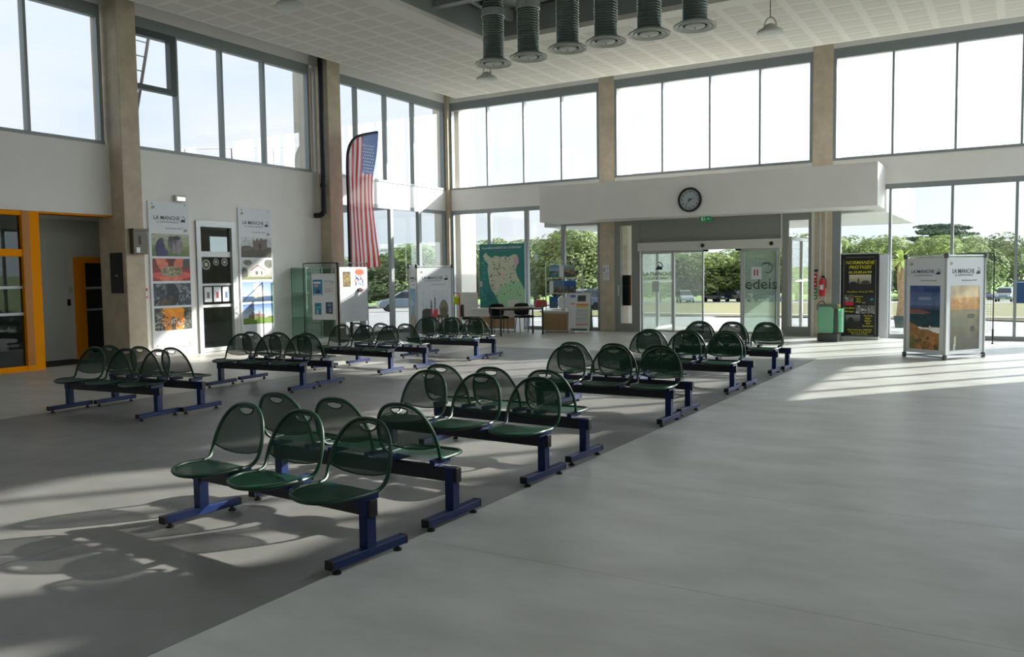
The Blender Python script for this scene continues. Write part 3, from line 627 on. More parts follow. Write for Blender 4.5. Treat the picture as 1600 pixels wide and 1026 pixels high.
# ------------------------------------------------------------------ posters and displays
def arrow_mark(parent, x, z, s, c1='mark yellow', c2=(196, 176, 30)):
    MB().prism([(x-s, z-s*.9), (x-s, z+s*.6), (x, z-s*.1)], -.0032, -.0022).obj('corner_mark', mat(c1, c2, .5), parent)
    MB().prism([(x-s*.4, z+s), (x+s, z), (x-s*.4, z-s*.8), (x, z-s*.1)], -.0034, -.0024).obj('corner_mark', mat('mark grey blue', (120, 134, 160), .5), parent)
def heading(p, w_, z, k=1.0):
    text('LA MANCHE', .115*k*w_, NAVY, p, (w_*.44, -.003, z), bold=.0006); text('LE DÉPARTEMENT', .055*k*w_, GREYT, p, (w_*.46, -.003, z-.085*w_), sx=1.25)
    emblem(p, w_*.84, -.003, z-.07*w_, .13*w_)
    text('attractive par nature', .05*w_, GREYT, p, (w_*.6, -.003, z-.21*w_))
def pic_cow(): 
    p = Pic(.92, .47, 60, 34); p.grad(0, .45, (92, 112, 60), (128, 138, 84)).grad(.45, 1, (150, 156, 120), (166, 170, 150)).noise(20, .12)
    p.ell(.62, .52, .2, .36, (118, 112, 114)).ell(.56, .6, .14, .3, (96, 92, 98)).ell(.72, .45, .08, .38, (132, 126, 128)).ell(.5, .78, .06, .12, (60, 56, 60)).ell(.66, .82, .1, .1, (50, 46, 50)).ell(.58, .35, .03, .3, (140, 136, 138))
    return p.ell(.22, .3, .13, .46, (42, 48, 92)).ell(.3, .15, .12, .2, (56, 62, 104)).ell(.25, .7, .06, .12, (70, 66, 84)).noise(14, .25, seed=3)
def pic_hands():
    p = Pic(.92, .47, 60, 34, (88, 40, 34)); p.grad(0, 1, (150, 64, 48), (110, 50, 44)).ell(.28, .72, .14, .5, (214, 120, 92), 1, .3).ell(.68, .75, .13, .45, (208, 112, 84), 1, -.3).ell(.48, .8, .08, .28, (96, 40, 36)).ell(.9, .8, .1, .25, (70, 76, 72))
    p.ell(.16, .25, .2, .14, (206, 88, 74)).ell(.82, .25, .2, .14, (214, 96, 82)).ell(.38, .1, .2, .12, (220, 120, 100)).ell(.6, .1, .2, .12, (214, 110, 96)).ell(.5, .42, .3, .25, (150, 136, 108))
    return p.speck(60, [(112, 104, 78), (178, 168, 136), (92, 84, 62)], .02, 4, (.26, .74, .25, .6)).noise(16, .2)
def pic_dark():
    p = Pic(.92, .47, 70, 36, (58, 66, 74)); p.speck(160, [(40, 46, 50), (84, 92, 100), (58, 54, 48), (120, 128, 134)], .03, 6).ell(.5, .5, .16, .5, (34, 38, 44)).speck(40, [(160, 166, 168), (130, 134, 132)], .012, 7, (.6, 1, .3, 1)); return p.speck(30, [(92, 78, 66), (70, 60, 50)], .03, 8, (.1, .5, .0, .4))
def pic_orange():
    p = Pic(.92, .47, 70, 36, (58, 56, 46)); p.ell(.5, .8, .32, .3, (228, 146, 20)).ell(.35, .35, .15, .4, (214, 128, 16)).ell(.66, .35, .15, .4, (224, 134, 20)).ell(.5, .3, .07, .3, (80, 72, 60))
    return p.speck(50, [(170, 150, 140), (92, 80, 66), (206, 190, 180)], .022, 9, (.12, .82, .1, .6)).speck(60, [(50, 50, 42), (96, 100, 84), (150, 150, 140)], .025, 12, (0, .25, 0, 1)).speck(50, [(50, 50, 42), (96, 100, 84)], .025, 13, (.78, 1, 0, 1)).noise(12, .2)
def pic_ruin():
    p = Pic(.92, .47, 60, 34); p.grad(0, 1, (150, 152, 140), (196, 200, 204)).grad(0, .5, (74, 72, 54), (90, 84, 66)).poly([(.4, .4), (.4, .9), (.48, .8), (.52, .98), (.6, .85), (.66, .97), (.75, .9), (.86, .95), (.86, .4)], (104, 92, 80)).ell(.2, .45, .22, .12, (96, 92, 76)).ell(.62, .55, .04, .16, (60, 52, 46)); return p.noise(18, .25)
def pic_house():
    p = Pic(.92, .47, 60, 34); p.grad(0, 1, (130, 134, 110), (206, 206, 204)).poly([(.3, .2), (.3, .5), (.52, .72), (.78, .5), (.78, .2)], (196, 186, 176)).poly([(.26, .46), (.52, .74), (.8, .46), (.76, .46), (.52, .68), (.32, .46)], (120, 82, 74)).rect(.45, .52, .25, .42, (90, 76, 66)).rect(.62, .68, .25, .42, (90, 76, 66)).ell(.08, .3, .12, .3, (84, 86, 72)).ell(.9, .8, .16, .22, (92, 96, 84)).ell(.2, .85, .14, .14, (110, 112, 100)); return p.noise(22, .2).rect(0, 1, 0, .12, (112, 118, 80))
def pic_ship():
    p = Pic(.92, .47, 60, 34); p.grad(0, .28, (26, 58, 92), (44, 84, 118)).grad(.28, 1, (168, 186, 214), (110, 140, 188)).poly([(.36, .2), (.38, .55), (.42, .8), (.5, .98), (.56, .86), (.62, .62), (.7, .5), (.7, .2)], (226, 222, 210)).rect(.34, .72, .15, .24, (92, 84, 80)); return p.speck(26, [(196, 190, 180), (238, 236, 228)], .03, 4, (.38, .66, .28, .85))
def pic_castle():
    p = Pic(.92, .47, 60, 34); p.grad(0, .3, (92, 128, 34), (110, 142, 50)).grad(.3, 1, (190, 208, 226), (74, 116, 176)).rect(.2, .72, .3, .48, (150, 126, 108)).rect(.28, .36, .3, .6, (142, 116, 100)).rect(.5, .58, .3, .64, (156, 132, 112)).poly([(.16, .3), (.2, .42), (.3, .36), (.75, .3)], (112, 94, 76)); return p.noise(20, .18).ell(.9, .3, .12, .08, (110, 116, 60))
def banner(y0, label, pics, sx):
    t = thing('wall_poster', label, 'poster', (.03, y0, .2), PI/2, 'tall photo posters on the white wall')
    MB().box(0, 1.0, 0, .025, 0, 3.06).obj('backing_board', PAPER, t, bevel=.004); heading(t, 1.0, 2.72); arrow_mark(t, .12, 2.93, .05); arrow_mark(t, .9, 2.47, .05, 'mark orange', (206, 120, 40))
    for (p, z) in zip(pics, (1.92, 1.40, .88, .36)): p.obj('photo_print', t, (.055, 0, z))
    for u in (.1, .9):
        for z in (.05, 3.01): MB().lathe([(0, 0), (.012, 0), (.012, .006), (0, .006)], n=8).obj('fixing_screw', BLK, t, loc=(u, -.001, z)).rotation_euler = (PI/2, 0, 0)
banner(-10.72, 'tall white poster board with cow, hands, thicket and orange oilskin photos', (pic_cow(), pic_hands(), pic_dark(), pic_orange()), 0)
banner(-8.38, 'tall white poster board with ruin, house, sailing ship and castle photos', (pic_ruin(), pic_house(), pic_ship(), pic_castle()), 1)

def pic_coast():
    p = Pic(.66, 1.36, 50, 100); p.grad(.7, 1, (96, 116, 158), (42, 72, 128)).grad(.62, .7, (52, 70, 104), (80, 96, 130)).grad(.36, .62, (14, 74, 76), (16, 44, 74)).noise(10, .25, seed=2).ell(.5, .8, .22, .03, (140, 150, 176)).ell(.3, .86, .4, .04, (80, 100, 146)).ell(.75, .93, .3, .04, (30, 60, 120))
    p.poly([(0, .57), (0, .62), (.2, .63), (.4, .62), (.6, .6), (.75, .575), (.5, .565), (.2, .56)], (140, 84, 62)).poly([(0, .55), (0, .57), (.6, .565), (.4, .553)], (150, 160, 160), .6)
    p.poly([(0, 0), (0, .42), (.2, .38), (.35, .32), (.6, .32), (.8, .28), (1, .26), (1, 0)], (168, 120, 66)).ell(.55, .37, .22, .03, (50, 46, 46)).ell(.68, .355, .04, .025, (206, 210, 210)); m_ = p.V < .42
    p.noise(14, .35, m_ & (p.U*.4+p.V < .5)); return p.speck(26, [(200, 140, 60), (120, 84, 54), (92, 92, 40)], .05, 5, (.05, .95, 0, .22)).ell(.1, .1, .1, .12, (120, 118, 50))
def pic_sand():
    p = Pic(.66, 1.36, 50, 100); p.grad(.82, 1, (206, 184, 140), (196, 182, 152)).grad(.62, .82, (160, 120, 68), (196, 160, 104)).grad(0, .62, (52, 54, 40), (120, 112, 84)).noise(9, .22).speck(30, [(190, 130, 50), (170, 120, 60)], .05, 5, (0, 1, .64, .78)).ell(.7, .52, .14, .04, (58, 62, 44)).ell(.75, .32, .08, .05, (34, 38, 28)).ell(.3, .45, .3, .08, (92, 100, 80), .6)
    return p.poly([(.1, 0), (.14, .2), (.2, .24), (.2, .18), (.17, 0)], (168, 170, 150))
def pic_flags():
    p = Pic(.66, 1.2, 50, 90); p.grad(.45, 1, (190, 200, 206), (206, 212, 218)).grad(.28, .45, (56, 62, 36), (44, 48, 32)).grad(0, .28, (110, 112, 108), (130, 132, 64)).ell(.2, .5, .2, .1, (44, 50, 40)).ell(.82, .58, .17, .2, (116, 108, 84)).ell(.82, .5, .14, .12, (84, 84, 58))
    p.poly([(.3, .38), (.34, .8), (.38, .6), (.42, .4)], (140, 50, 60)).poly([(.33, .6), (.35, .8), (.39, .62)], (34, 44, 84)).poly([(.46, .4), (.48, .84), (.51, .84), (.51, .62), (.52, .4)], (40, 52, 84)).poly([(.5, .4), (.51, .6), (.58, .58), (.56, .4)], (205, 210, 212)).poly([(.42, .38), (.44, .55), (.6, .6), (.6, .4)], (206, 34, 46))
    for k in range(5): p.ell(.32+.12*k, .26, .045, .12, (196, 184, 190)); p.ell(.32+.12*k, .4, .025, .025, (96, 66, 54))
    return p.noise(20, .1)
def pic_mont():
    p = Pic(.66, 1.36, 40, 80); p.grad(0, 1, (150, 190, 220), (70, 126, 190)).poly([(0, 0), (0, .35), (.2, .4), (.35, .5), (.45, .68), (.5, .8), (.55, .68), (.7, .5), (.9, .4), (1, .3), (1, 0)], (128, 108, 86)); return p.noise(12, .3).ell(.3, .7, .3, .06, (180, 206, 226), .5)
def column_display(A, B, C, label, pics):
    """three-sided display: aluminium poles with corner joints and printed boards between them"""
    t = thing('triangular_display', label, 'display', (A[0], A[1], 0)); H = 1.89
    pts = [(0, 0), (B[0]-A[0], B[1]-A[1]), (C[0]-A[0], C[1]-A[1])]
    for (px, py) in pts:
        MB().bar((px, py, .05), (px, py, H-.03), .022, 12).obj('pole', ALUL, t, smooth=True)
        for z in (.05, H-.03): MB().lathe([(0, -.045), (.034, -.045), (.04, -.02), (.04, .02), (.034, .045), (0, .045)], n=14).obj('corner_joint', mat('grey joint', (96, 102, 104), .5), t, smooth=True, loc=(px, py, z))
    for k in range(3):
        a, b = pts[k], pts[(k+1) % 3]
        for z in (.05, H-.03): MB().bar((a[0], a[1], z), (b[0], b[1], z), .014, 8).obj('rail', ALUL, t, smooth=True)
        ln = math.hypot(b[0]-a[0], b[1]-a[1]); ang = math.atan2(b[1]-a[1], b[0]-a[0]); W_ = ln-.06
        pb = MB().box(0, W_, -.003, .003, .1, H-.06).obj('printed_board', PAPER, t); ux, uy = (b[0]-a[0])/ln, (b[1]-a[1])/ln
        pb.location = (a[0]+ux*.03, a[1]+uy*.03, 0); pb.rotation_euler = (0, 0, ang)
        if k < 2:
            text('LA MANCHE', .11*W_, NAVY, pb, (W_*.43, -.006, 1.58), bold=.0006); text('LE DÉPARTEMENT', .05*W_, GREYT, pb, (W_*.45, -.006, 1.51), sx=1.25); emblem(pb, W_*.84, -.006, 1.53, .13*W_)
            text('attractive par nature', .05*W_, GREYT, pb, (W_*.6, -.006, 1.42)); arrow_mark(pb, .1, 1.72, .045); o = pics[k].obj('photo_print', pb, (W_*.1, -.004, .2 if pics[k].h < 1.25 else .17)); o.scale = (W_*.8/.66, 1, .85 if pics[k].h > 1.25 else .9)
column_display((13.616, -4.628), (14.321, -5.095), (14.889, -4.224), 'three-sided display with a rocky coast photo and a misty sand photo', (pic_coast(), pic_sand()))
column_display((2.42, -5.16), (3.04, -5.66), (3.40, -4.70), 'three-sided display with a flags parade photo and a spire photo', (pic_mont(), pic_flags()))

# feather flag with stars and stripes
fg = thing('feather_flag', 'tall feather flag with red and white stripes on a curved black pole', 'flag', (.82, -5.52, 0), math.radians(88))
RED = mat('flag red', (206, 40, 56), .7); FWH = mat('flag white', (226, 224, 224), .7); FBL = mat('flag blue', (84, 112, 174), .7)
pole = spline([(0, 0, .02), (0, 0, 1.5), (0, 0, 3.4), (.0, 0, 4.45), (.06, 0, 4.85), (.24, 0, 5.12), (.55, 0, 5.27), (1.15, 0, 5.42)], 8)
MB().tube(pole, .038, 8).obj('pole', BLK, fg, smooth=True)
MB().bar((-.4, 0, .02), (.4, 0, .02), .018, 8).bar((0, -.4, .02), (0, .4, .02), .018, 8).obj('cross_base', BLKM, fg)
top_prof = [(p.x, p.z) for p in pole if p.z > 4.0]
def ztop(u):
    for (a, b), (c_, d) in zip(top_prof[:-1], top_prof[1:]):
        if a <= u <= c_ and c_ > a: return b+(d-b)*(u-a)/(c_-a)
    return 4.4 if u <= 0 else 5.42
def xright(z): return 1.14-.16*min(1, (5.42-z)/1.2) if z > 4.2 else .98-.0*z+.1*max(0, (2.6-z)/.8)
cl = {0: MB(), 1: MB(), 2: MB()}; NU, NV = 52, 60
def fpt(u, v):
    zt = ztop(max(0, min(1.14, u*1.1))); zb = 1.86+.0*u; z = zb+(zt-zb)*v; xr_ = xright(z); x_ = u*xr_
    if v < .001: z = 1.84 + .03*u + .03*math.sin(u*9)
    zt2 = ztop(max(0, min(1.14, x_))); z = min(z, zt2)
    return (x_, .035*math.sin(x_*9+z*1.3)*(1-v)+.05*u*math.sin(z*2.1), z)
grid = [[fpt(i/NU, j/NV) for j in range(NV+1)] for i in range(NU+1)]
for i in range(NU):
    for j in range(NV):
        q = [grid[i][j], grid[i+1][j], grid[i+1][j+1], grid[i][j+1]]; u = (i+.5)/NU; z = sum(p[2] for p in q)/4
        k = 2 if (u > .5 and z > 4.30) else (0 if int(u*13) % 2 == 0 else 1)
        cl[k].add(q, [(0, 1, 2, 3)])
for k, (nm, m_) in enumerate((('red_stripes', RED), ('white_stripes', FWH), ('blue_canton', FBL))): cl[k].obj(nm, m_, fg)
for m_ in (RED, FWH, FBL):       # thin cloth: some daylight passes through
    t = m_.node_tree; b = t.nodes['Principled BSDF']; o = t.nodes['Material Output']; tl = t.nodes.new('ShaderNodeBsdfTranslucent'); tl.inputs[0].default_value = b.inputs['Base Color'].default_value; tr = t.nodes.new('ShaderNodeBsdfTransparent'); m1 = t.nodes.new('ShaderNodeMixShader'); m1.inputs[0].default_value = .5; m2 = t.nodes.new('ShaderNodeMixShader'); m2.inputs[0].default_value = .05
    t.links.new(b.outputs[0], m1.inputs[1]); t.links.new(tl.outputs[0], m1.inputs[2]); t.links.new(m1.outputs[0], m2.inputs[1]); t.links.new(tr.outputs[0], m2.inputs[2]); t.links.new(m2.outputs[0], o.inputs[0])
st = MB()
for j in range(9):
    for i in range(6 if j % 2 == 0 else 5):
        cx, cz = .56+(i+(j % 2)*.5)*.078, 4.36+j*.082; r = .031
        pts = [(cx+(r if q % 2 == 0 else r*.42)*math.sin(q*PI/5), cz+(r if q % 2 == 0 else r*.42)*math.cos(q*PI/5)) for q in range(10)]
        u_ = cx/1.0; v_ = (cz-1.86)/(ztop(cx)-1.86); yy = .035*math.sin(cx*9+cz*1.3)*(1-v_)+.05*u_*math.sin(cz*2.1)-.012
        st.prism(pts, yy, yy+.001)
o = st.obj('stars', mat('star white', (235, 235, 240), .6), fg); o['kind'] = 'stuff'

# glass showcase and folding grid panels
gc = thing('glass_showcase', 'tall empty glass showcase against the white wall by the second pillar', 'showcase', (.04, -6.80, 0)); GE = mat('green glass edge', (120, 160, 142), .3)
box('plinth', 0, .5, 0, 1.0, 0, .12, mat('pale plinth', (206, 206, 198), .5), gc, bevel=.005); box('top_panel', 0, .5, 0, 1.0, 1.86, 1.88, GE, gc)
for (a, b, c_, d) in ((0, .5, 0, .008), (0, .5, .992, 1.0), (.492, .5, .01, .5), (.492, .5, .5, .99)): box('glass_panel', a, b, c_, d, .12, 1.86, glass('green showcase glass', (.80, .90, .85), .8), gc)
for z in (.65, 1.25): box('shelf', .01, .48, .01, .98, z, z+.01, GE, gc)
for (a, b) in ((.0, .0), (.49, .0), (.49, .99), (.0, .99), (.49, .49)): box('edge_strip', a, a+.012, b, b+.012, .12, 1.86, GE, gc)
def grid_panel(x0, y0, x1, y1, H, label, dark=True):
    ln = math.hypot(x1-x0, y1-y0); t = thing('grid_panel', label, 'display panel', (x0, y0, 0), math.atan2(y1-y0, x1-x0))
    fr = spline([(0, 0, .03), (0, 0, .8), (0, 0, H-.09), (.02, 0, H-.02), (.09, 0, H)], 4)+spline([(ln-.09, 0, H), (ln-.02, 0, H-.02), (ln, 0, H-.09), (ln, 0, .8), (ln, 0, .03)], 4)
    MB().tube(fr, .012, 8).obj('tube_frame', BLKM, t, smooth=True)
    for xx in (0, ln): MB().bar((xx, 0, .1), (xx, 0, .32), .02, 8).obj('socket', BLK, t); MB().lathe([(0, 0), (.03, 0), (.03, .01), (.012, .03), (0, .03)], n=10).obj('foot', BLK, t, loc=(xx, 0, 0))
    g = MB(); n = int(ln/.05)
    for i in range(1, n): g.box(i*ln/n-.0014, i*ln/n+.0014, -.0014, .0014, .25, H)
    for j in range(int((H-.25)/.05)): g.box(0, ln, -.0014, .0014, .25+j*.05-.0014, .25+j*.05+.0014)
    g.obj('wire_grid', BLKM, t)['kind'] = 'stuff'; return t, ln
g1, l1 = grid_panel(.62, -6.96, 1.52, -6.76, 1.975, 'folding black grid panel holding the white board with blue leaflets')
b1 = thing('pinned_board', 'white board with four blue leaflets hung on the black grid panel', 'board', (.62, -6.96, 0), math.atan2(.2, .9)); box('board_sheet', .24, .88, -.03, -.02, .62, 1.72, PAPER, b1)
Pic(.26, .38, 20, 28, (24, 130, 164)).rect(.1, .8, .75, .88, (200, 214, 220)).rect(.15, .6, .55, .65, (214, 150, 160)).ell(.55, .25, .25, .12, (40, 50, 110)).ell(.5, .4, .1, .1, (120, 90, 80)).rect(.1, .9, .03, .1, (190, 214, 220)).obj('leaflet', b1, (.27, -.032, 1.20))
Pic(.18, .28, 16, 24, (30, 120, 140)).rect(.1, .9, .55, .7, (90, 180, 180)).ell(.4, .25, .2, .25, (130, 150, 160)).rect(.3, .45, 0, .4, (160, 170, 172)).obj('leaflet', b1, (.31, -.032, .74))
Pic(.19, .28, 16, 24, (38, 66, 84)).ell(.5, .75, .3, .15, (90, 140, 150)).ell(.5, .45, .2, .1, (70, 90, 200)).speck(20, [(120, 110, 100), (160, 160, 160), (60, 60, 64)], .08, 3, (0, 1, 0, .5)).obj('leaflet', b1, (.61, -.032, .76))
Pic(.26, .3, 16, 16, (206, 210, 214)).rect(0, .8, .9, .96, (110, 180, 170)).ell(.9, .85, .06, .06, (214, 60, 70)).rect(.1, .8, .1, .14, (200, 150, 160)).rect(.1, .8, .3, .33, (190, 170, 180)).obj('leaflet', b1, (.57, -.032, 1.26))
g2, l2 = grid_panel(1.54, -6.75, 1.62, -5.80, 1.975, 'folding black grid panel holding the white board with two posters')
b2 = thing('pinned_board', 'white board with a brown poster and a colourful clown poster on the grid panel', 'board', (1.54, -6.75, 0), math.atan2(.95, .08)); l2 = math.hypot(.95, .08)
box('board_sheet', .02, l2-.03, -.03, -.02, .55, 1.87, PAPER, b2)
Pic(.25, .36, 20, 28, (96, 78, 36)).speck(90, [(130, 110, 50), (60, 48, 22), (160, 140, 80)], .05, 3).rect(0, 1, .9, 1, (46, 40, 22)).obj('leaflet', b2, (.12, -.032, 1.40))
Pic(.36, .58, 30, 44, (206, 210, 216)).ell(.5, .88, .42, .14, (176, 84, 52)).ell(.5, .5, .34, .26, (190, 210, 230)).speck(50, [(60, 110, 170), (226, 226, 230), (214, 130, 70), (40, 70, 130)], .07, 5, (.1, .9, .3, .72)).ell(.5, .12, .3, .09, (44, 30, 30)).ell(.8, .14, .08, .04, (190, 60, 90)).obj('leaflet', b2, (.48, -.032, 1.24))
g3, l3 = grid_panel(14.25, -1.15, 14.96, -1.0, 1.95, 'black wire grid panel standing behind the coast display')

# roll-up banner
ru = thing('rollup_banner', 'black roll-up banner with yellow lettering beside the bin', 'banner', (11.80, -.72, 0), math.radians(3))
Wb = .84; box('base_cassette', -.01, Wb+.01, -.06, .06, .0, .07, ALUL, ru, bevel=.01); MB().box(-.0, Wb, -.012, .012, 2.0, 2.03).obj('top_rail', ALUL, ru); MB().bar((Wb/2, .03, .05), (Wb/2, .03, 2.0), .012, 8).obj('support_pole', ALUL, ru)
box('printed_sheet', 0, Wb, -.002, .002, .06, 2.0, mat('black banner film', (14, 13, 15), .4), ru)
fy = -.004; bl_ = MB()
for (a, b, c_, d) in ((.07, .075, .12, 1.88), (.765, .77, .12, 1.88), (.1, .74, .085, .09), (.1, .74, 1.925, 1.93)): bl_.box(a, b, fy, fy+.001, c_, d)
bl_.obj('border_line', ALUL, ru)
for s_, sz, z, b in (('NORMANDIE', .105, 1.80, .0015), ('PRESTIGES', .105, 1.69, .0015), ('06.50.88.64.94', .085, 1.575, .001)): text(s_, sz, YTXT, ru, (.42, fy, z), bold=b, shear=.25)
text('Chauffeur Privé & VTC', .062, YTXT, ru, (.43, fy, 1.12))
Pic(.48, .36, 40, 30).grad(.3, 1, (96, 92, 78), (190, 184, 160)).rect(0, 1, 0, .42, (34, 28, 28)).ell(.2, .45, .16, .1, (28, 26, 28)).ell(.75, .5, .2, .12, (60, 58, 60)).rect(.4, .45, .4, .75, (50, 46, 42)).obj('photo_print', ru, (.19, 0, 1.16), -.003)
Pic(.19, .25, 20, 24, (90, 110, 96)).speck(26, [(206, 206, 206), (120, 40, 50), (40, 50, 44)], .08, 2).rect(0, 1, 0, .3, (196, 26, 60)).obj('photo_print', ru, (.10, 0, .80), -.003)
Pic(.26, .22, 20, 20, (36, 30, 32)).ell(.8, .55, .15, .1, (40, 150, 170)).ell(.1, .2, .2, .1, (120, 110, 112)).obj('photo_print', ru, (.48, 0, .82), -.003)
for xx, sd in ((.34, 4), (.60, 5)): Pic(.24 if sd == 4 else .15, .19, 22, 18, (120, 120, 116)).speck(40, [(40, 40, 38), (190, 190, 186), (84, 80, 76)], .07, sd).obj('photo_print', ru, (xx, 0, .61), -.003)
Pic(.32, .30, 24, 22, (26, 28, 26)).grad(.5, 1, (60, 62, 60), (130, 130, 128)).ell(.35, .5, .2, .3, (24, 28, 24)).obj('photo_print', ru, (.12, 0, .28), -.003)
for s_, sz, xx, z in (('Aéroport', .05, .40, 1.01), ('Gare', .05, .40, .95), ('Hôtel', .05, .40, .89), ('Transferts', .055, .2, .74), ('Mariages', .055, .2, .66), ('Tourisme', .05, .61, .56), ('Plages', .05, .61, .50), ('Séjours', .05, .61, .44), ('Golf', .05, .61, .38), ('Entreprises', .05, .61, .32), ('Réservations par téléphone', .048, .43, .23), ('7 jours sur 7, 24h sur 24', .048, .43, .175), ('Normandie et Paris', .045, .43, .13)): text(s_, sz, YTXT, ru, (xx, fy, z), bold=.001)

tag(box('white_board', 12.60, 12.80, -.42, -.40, .02, 1.98, PAPER), 'tall plain white board edge showing behind the roll-up banner', 'board')
# waste bin with green bags
bn = thing('waste_bin', 'waste bin with translucent green bags on a dark grey base', 'bin', (11.46, -1.66, 0))
BAG = mat('green bag film', (176, 226, 200), .35)
t = BAG.node_tree; b = t.nodes['Principled BSDF']; o = t.nodes['Material Output']; tr = t.nodes.new('ShaderNodeBsdfTransparent'); tr.inputs[0].default_value = (.5, .86, .66, 1); tl = t.nodes.new('ShaderNodeBsdfTranslucent'); tl.inputs[0].default_value = lin((120, 210, 160))+(1,)
m1 = t.nodes.new('ShaderNodeMixShader'); m1.inputs[0].default_value = .5; m2 = t.nodes.new('ShaderNodeMixShader'); m2.inputs[0].default_value = .25
t.links.new(b.outputs[0], m1.inputs[1]); t.links.new(tl.outputs[0], m1.inputs[2]); t.links.new(m1.outputs[0], m2.inputs[1]); t.links.new(tr.outputs[0], m2.inputs[2]); t.links.new(m2.outputs[0], o.inputs[0])
GB = mat('bin grey', (66, 70, 66), .5); box('base', 0, .46, 0, .42, 0, .19, GB, bn, bevel=.02); box('side_post', .37, .45, .02, .4, .19, .84, GB, bn, bevel=.01); box('top_frame', .02, .45, 0, .40, .77, .86, mat('bin grey top', (88, 104, 92), .5), bn, bevel=.01)
def bag(x0, x1, y0, y1, z0, z1, seed):
    q = random.Random(seed); mb = MB(); n = 28; rings = []
    for j in range(9):
        v = j/8; ring = []
        for i in range(n):
            a = 2*PI*i/n; c, s_ = math.cos(a), math.sin(a); k = max(abs(c), abs(s_))**.8; w_ = 1-.10*(1-v)**2+.05*math.sin(a*5+seed)*(1-abs(2*v-1))+q.uniform(-.015, .015)
            ring.append(((x0+x1)/2+(x1-x0)/2*c/k*w_, (y0+y1)/2+(y1-y0)/2*s_/k*w_, z0+(z1-z0)*v))
        rings += ring
    mb.add(rings, [(j*n+i, j*n+(i+1) % n, (j+1)*n+(i+1) % n, (j+1)*n+i) for j in range(8) for i in range(n)]+[tuple(range(n))]); mb.obj('bag', BAG, bn, smooth=True)
bag(.0, .38, -.01, .41, .2, .80, 1); bag(.43, .54, .05, .38, .22, .76, 2)
MB().tube(spline([(-.02, .2, .68), (-.04, .2, .82), (.04, .2, .92), (.12, .2, .9), (.14, .2, .84)], 5), .01, 6).obj('hoop', BLK, bn); box('yellow_latch', .43, .47, .1, .2, .78, .85, mat('bright yellow', (226, 204, 20), .5), bn)

# map panel, desk group
mpn_ = thing('map_panel', 'large teal panel with a pale illustrated map leaning by the window', 'map', (1.36, -.32, .1)); Wm, Hm = 1.58, 2.46
box('panel_board', 0, Wm, -.0, .03, 0, Hm, PAPER, mpn_)
p = Pic(Wm, Hm, 96, 130, (24, 122, 118)); p.noise(8, .06)
land = [(.08, .86), (.14, .90), (.2, .86), (.28, .83), (.36, .86), (.46, .84), (.56, .85), (.66, .84), (.76, .87), (.84, .86), (.86, .80), (.83, .73), (.80, .68), (.84, .60), (.90, .54), (.96, .48), (1, .44), (1, .2), (.44, .2), (.42, .29), (.36, .37), (.28, .44), (.22, .52), (.2, .6), (.18, .68), (.2, .76), (.12, .80)]
p.poly(land, (198, 204, 180)).poly([(.44, .2), (.42, .29), (.36, .4), (.5, .48), (.62, .52), (.75, .55), (.9, .54), (1, .44), (1, .2)], (160, 206, 168)).ell(.82, .79, .05, .06, (210, 170, 184)).ell(.5, .62, .06, .05, (214, 190, 186)).ell(.3, .5, .05, .08, (206, 176, 180), .7).rect(.62, .88, .24, .32, (206, 206, 200))
p.speck(90, [(92, 108, 84), (120, 96, 84), (70, 96, 60), (150, 140, 120), (60, 70, 60)], .012, 9, (.24, .9, .36, .84)).speck(60, [(52, 142, 140), (90, 160, 156)], .012, 11, (.02, .18, .3, .8)).ell(.22, .36, .09, .06, (30, 106, 120)).rect(0, .06, .48, .55, (176, 186, 196))
p.rect(0, 1, 0, .2, (196, 206, 200)).obj('map_print', mpn_, (0, 0, 0), -.003)
text('À LA DÉCOUVERTE DU COTENTIN !', .085, MATS['white lettering'], mpn_, (Wm*.5, -.006, 2.34), bold=.001); text('Carte touristique illustrée', .055, GREYT, mpn_, (Wm*.5, -.006, 2.25))
OAK = mat('light oak laminate', (158, 128, 88), .5, noise=.1, nscale=6); WLAM = mat('white laminate', (206, 206, 200), .45)
wdk = thing('reception_counter', 'low white topped counter with oak front below the teal map', 'counter', (1.58, -1.12, 0)); box('top', 0, 1.5, -.05, .55, .60, .66, WLAM, wdk, bevel=.005); box('fascia', .02, 1.48, -.02, .0, .42, .60, WLAM, wdk); box('oak_front', .04, 1.46, 0, .02, .08, .42, OAK, wdk); box('side_panel', .02, .05, 0, .5, 0, .6, WLAM, wdk); box('side_panel', 1.45, 1.48, 0, .5, 0, .6, WLAM, wdk)
tag(box('white_screen', .74, 1.35, -.45, -.43, .25, 1.12, WLAM, bevel=.003), 'plain white screen board standing between counter and trolley', 'screen')
MB().box(.76, .82, -.65, -.25, 0, .03).box(1.27, 1.33, -.65, -.25, 0, .03).box(.78, .80, -.45, -.43, .03, .25).box(1.29, 1.31, -.45, -.43, .03, .25).obj('screen_feet', ALUL, bpy.data.objects['white_screen'])
tb = thing('writing_table', 'thin writing table with dark metal legs and brown top', 'table', (3.6, -2.8, 0), math.atan2(1.06, .752))
box('table_top', 0, 1.3, 0, .7, .725, .75, mat('brown table top', (132, 112, 88), .35), tb, bevel=.003)
for a in (.03, 1.27):
    for b in (.03, .67): MB().box(a-.018, a+.018, b-.018, b+.018, 0, .725).obj('leg', BLKM, tb)
MB().box(.03, 1.27, .02, .045, .68, .72).box(.03, 1.27, .655, .68, .68, .72).obj('apron', BLKM, tb)
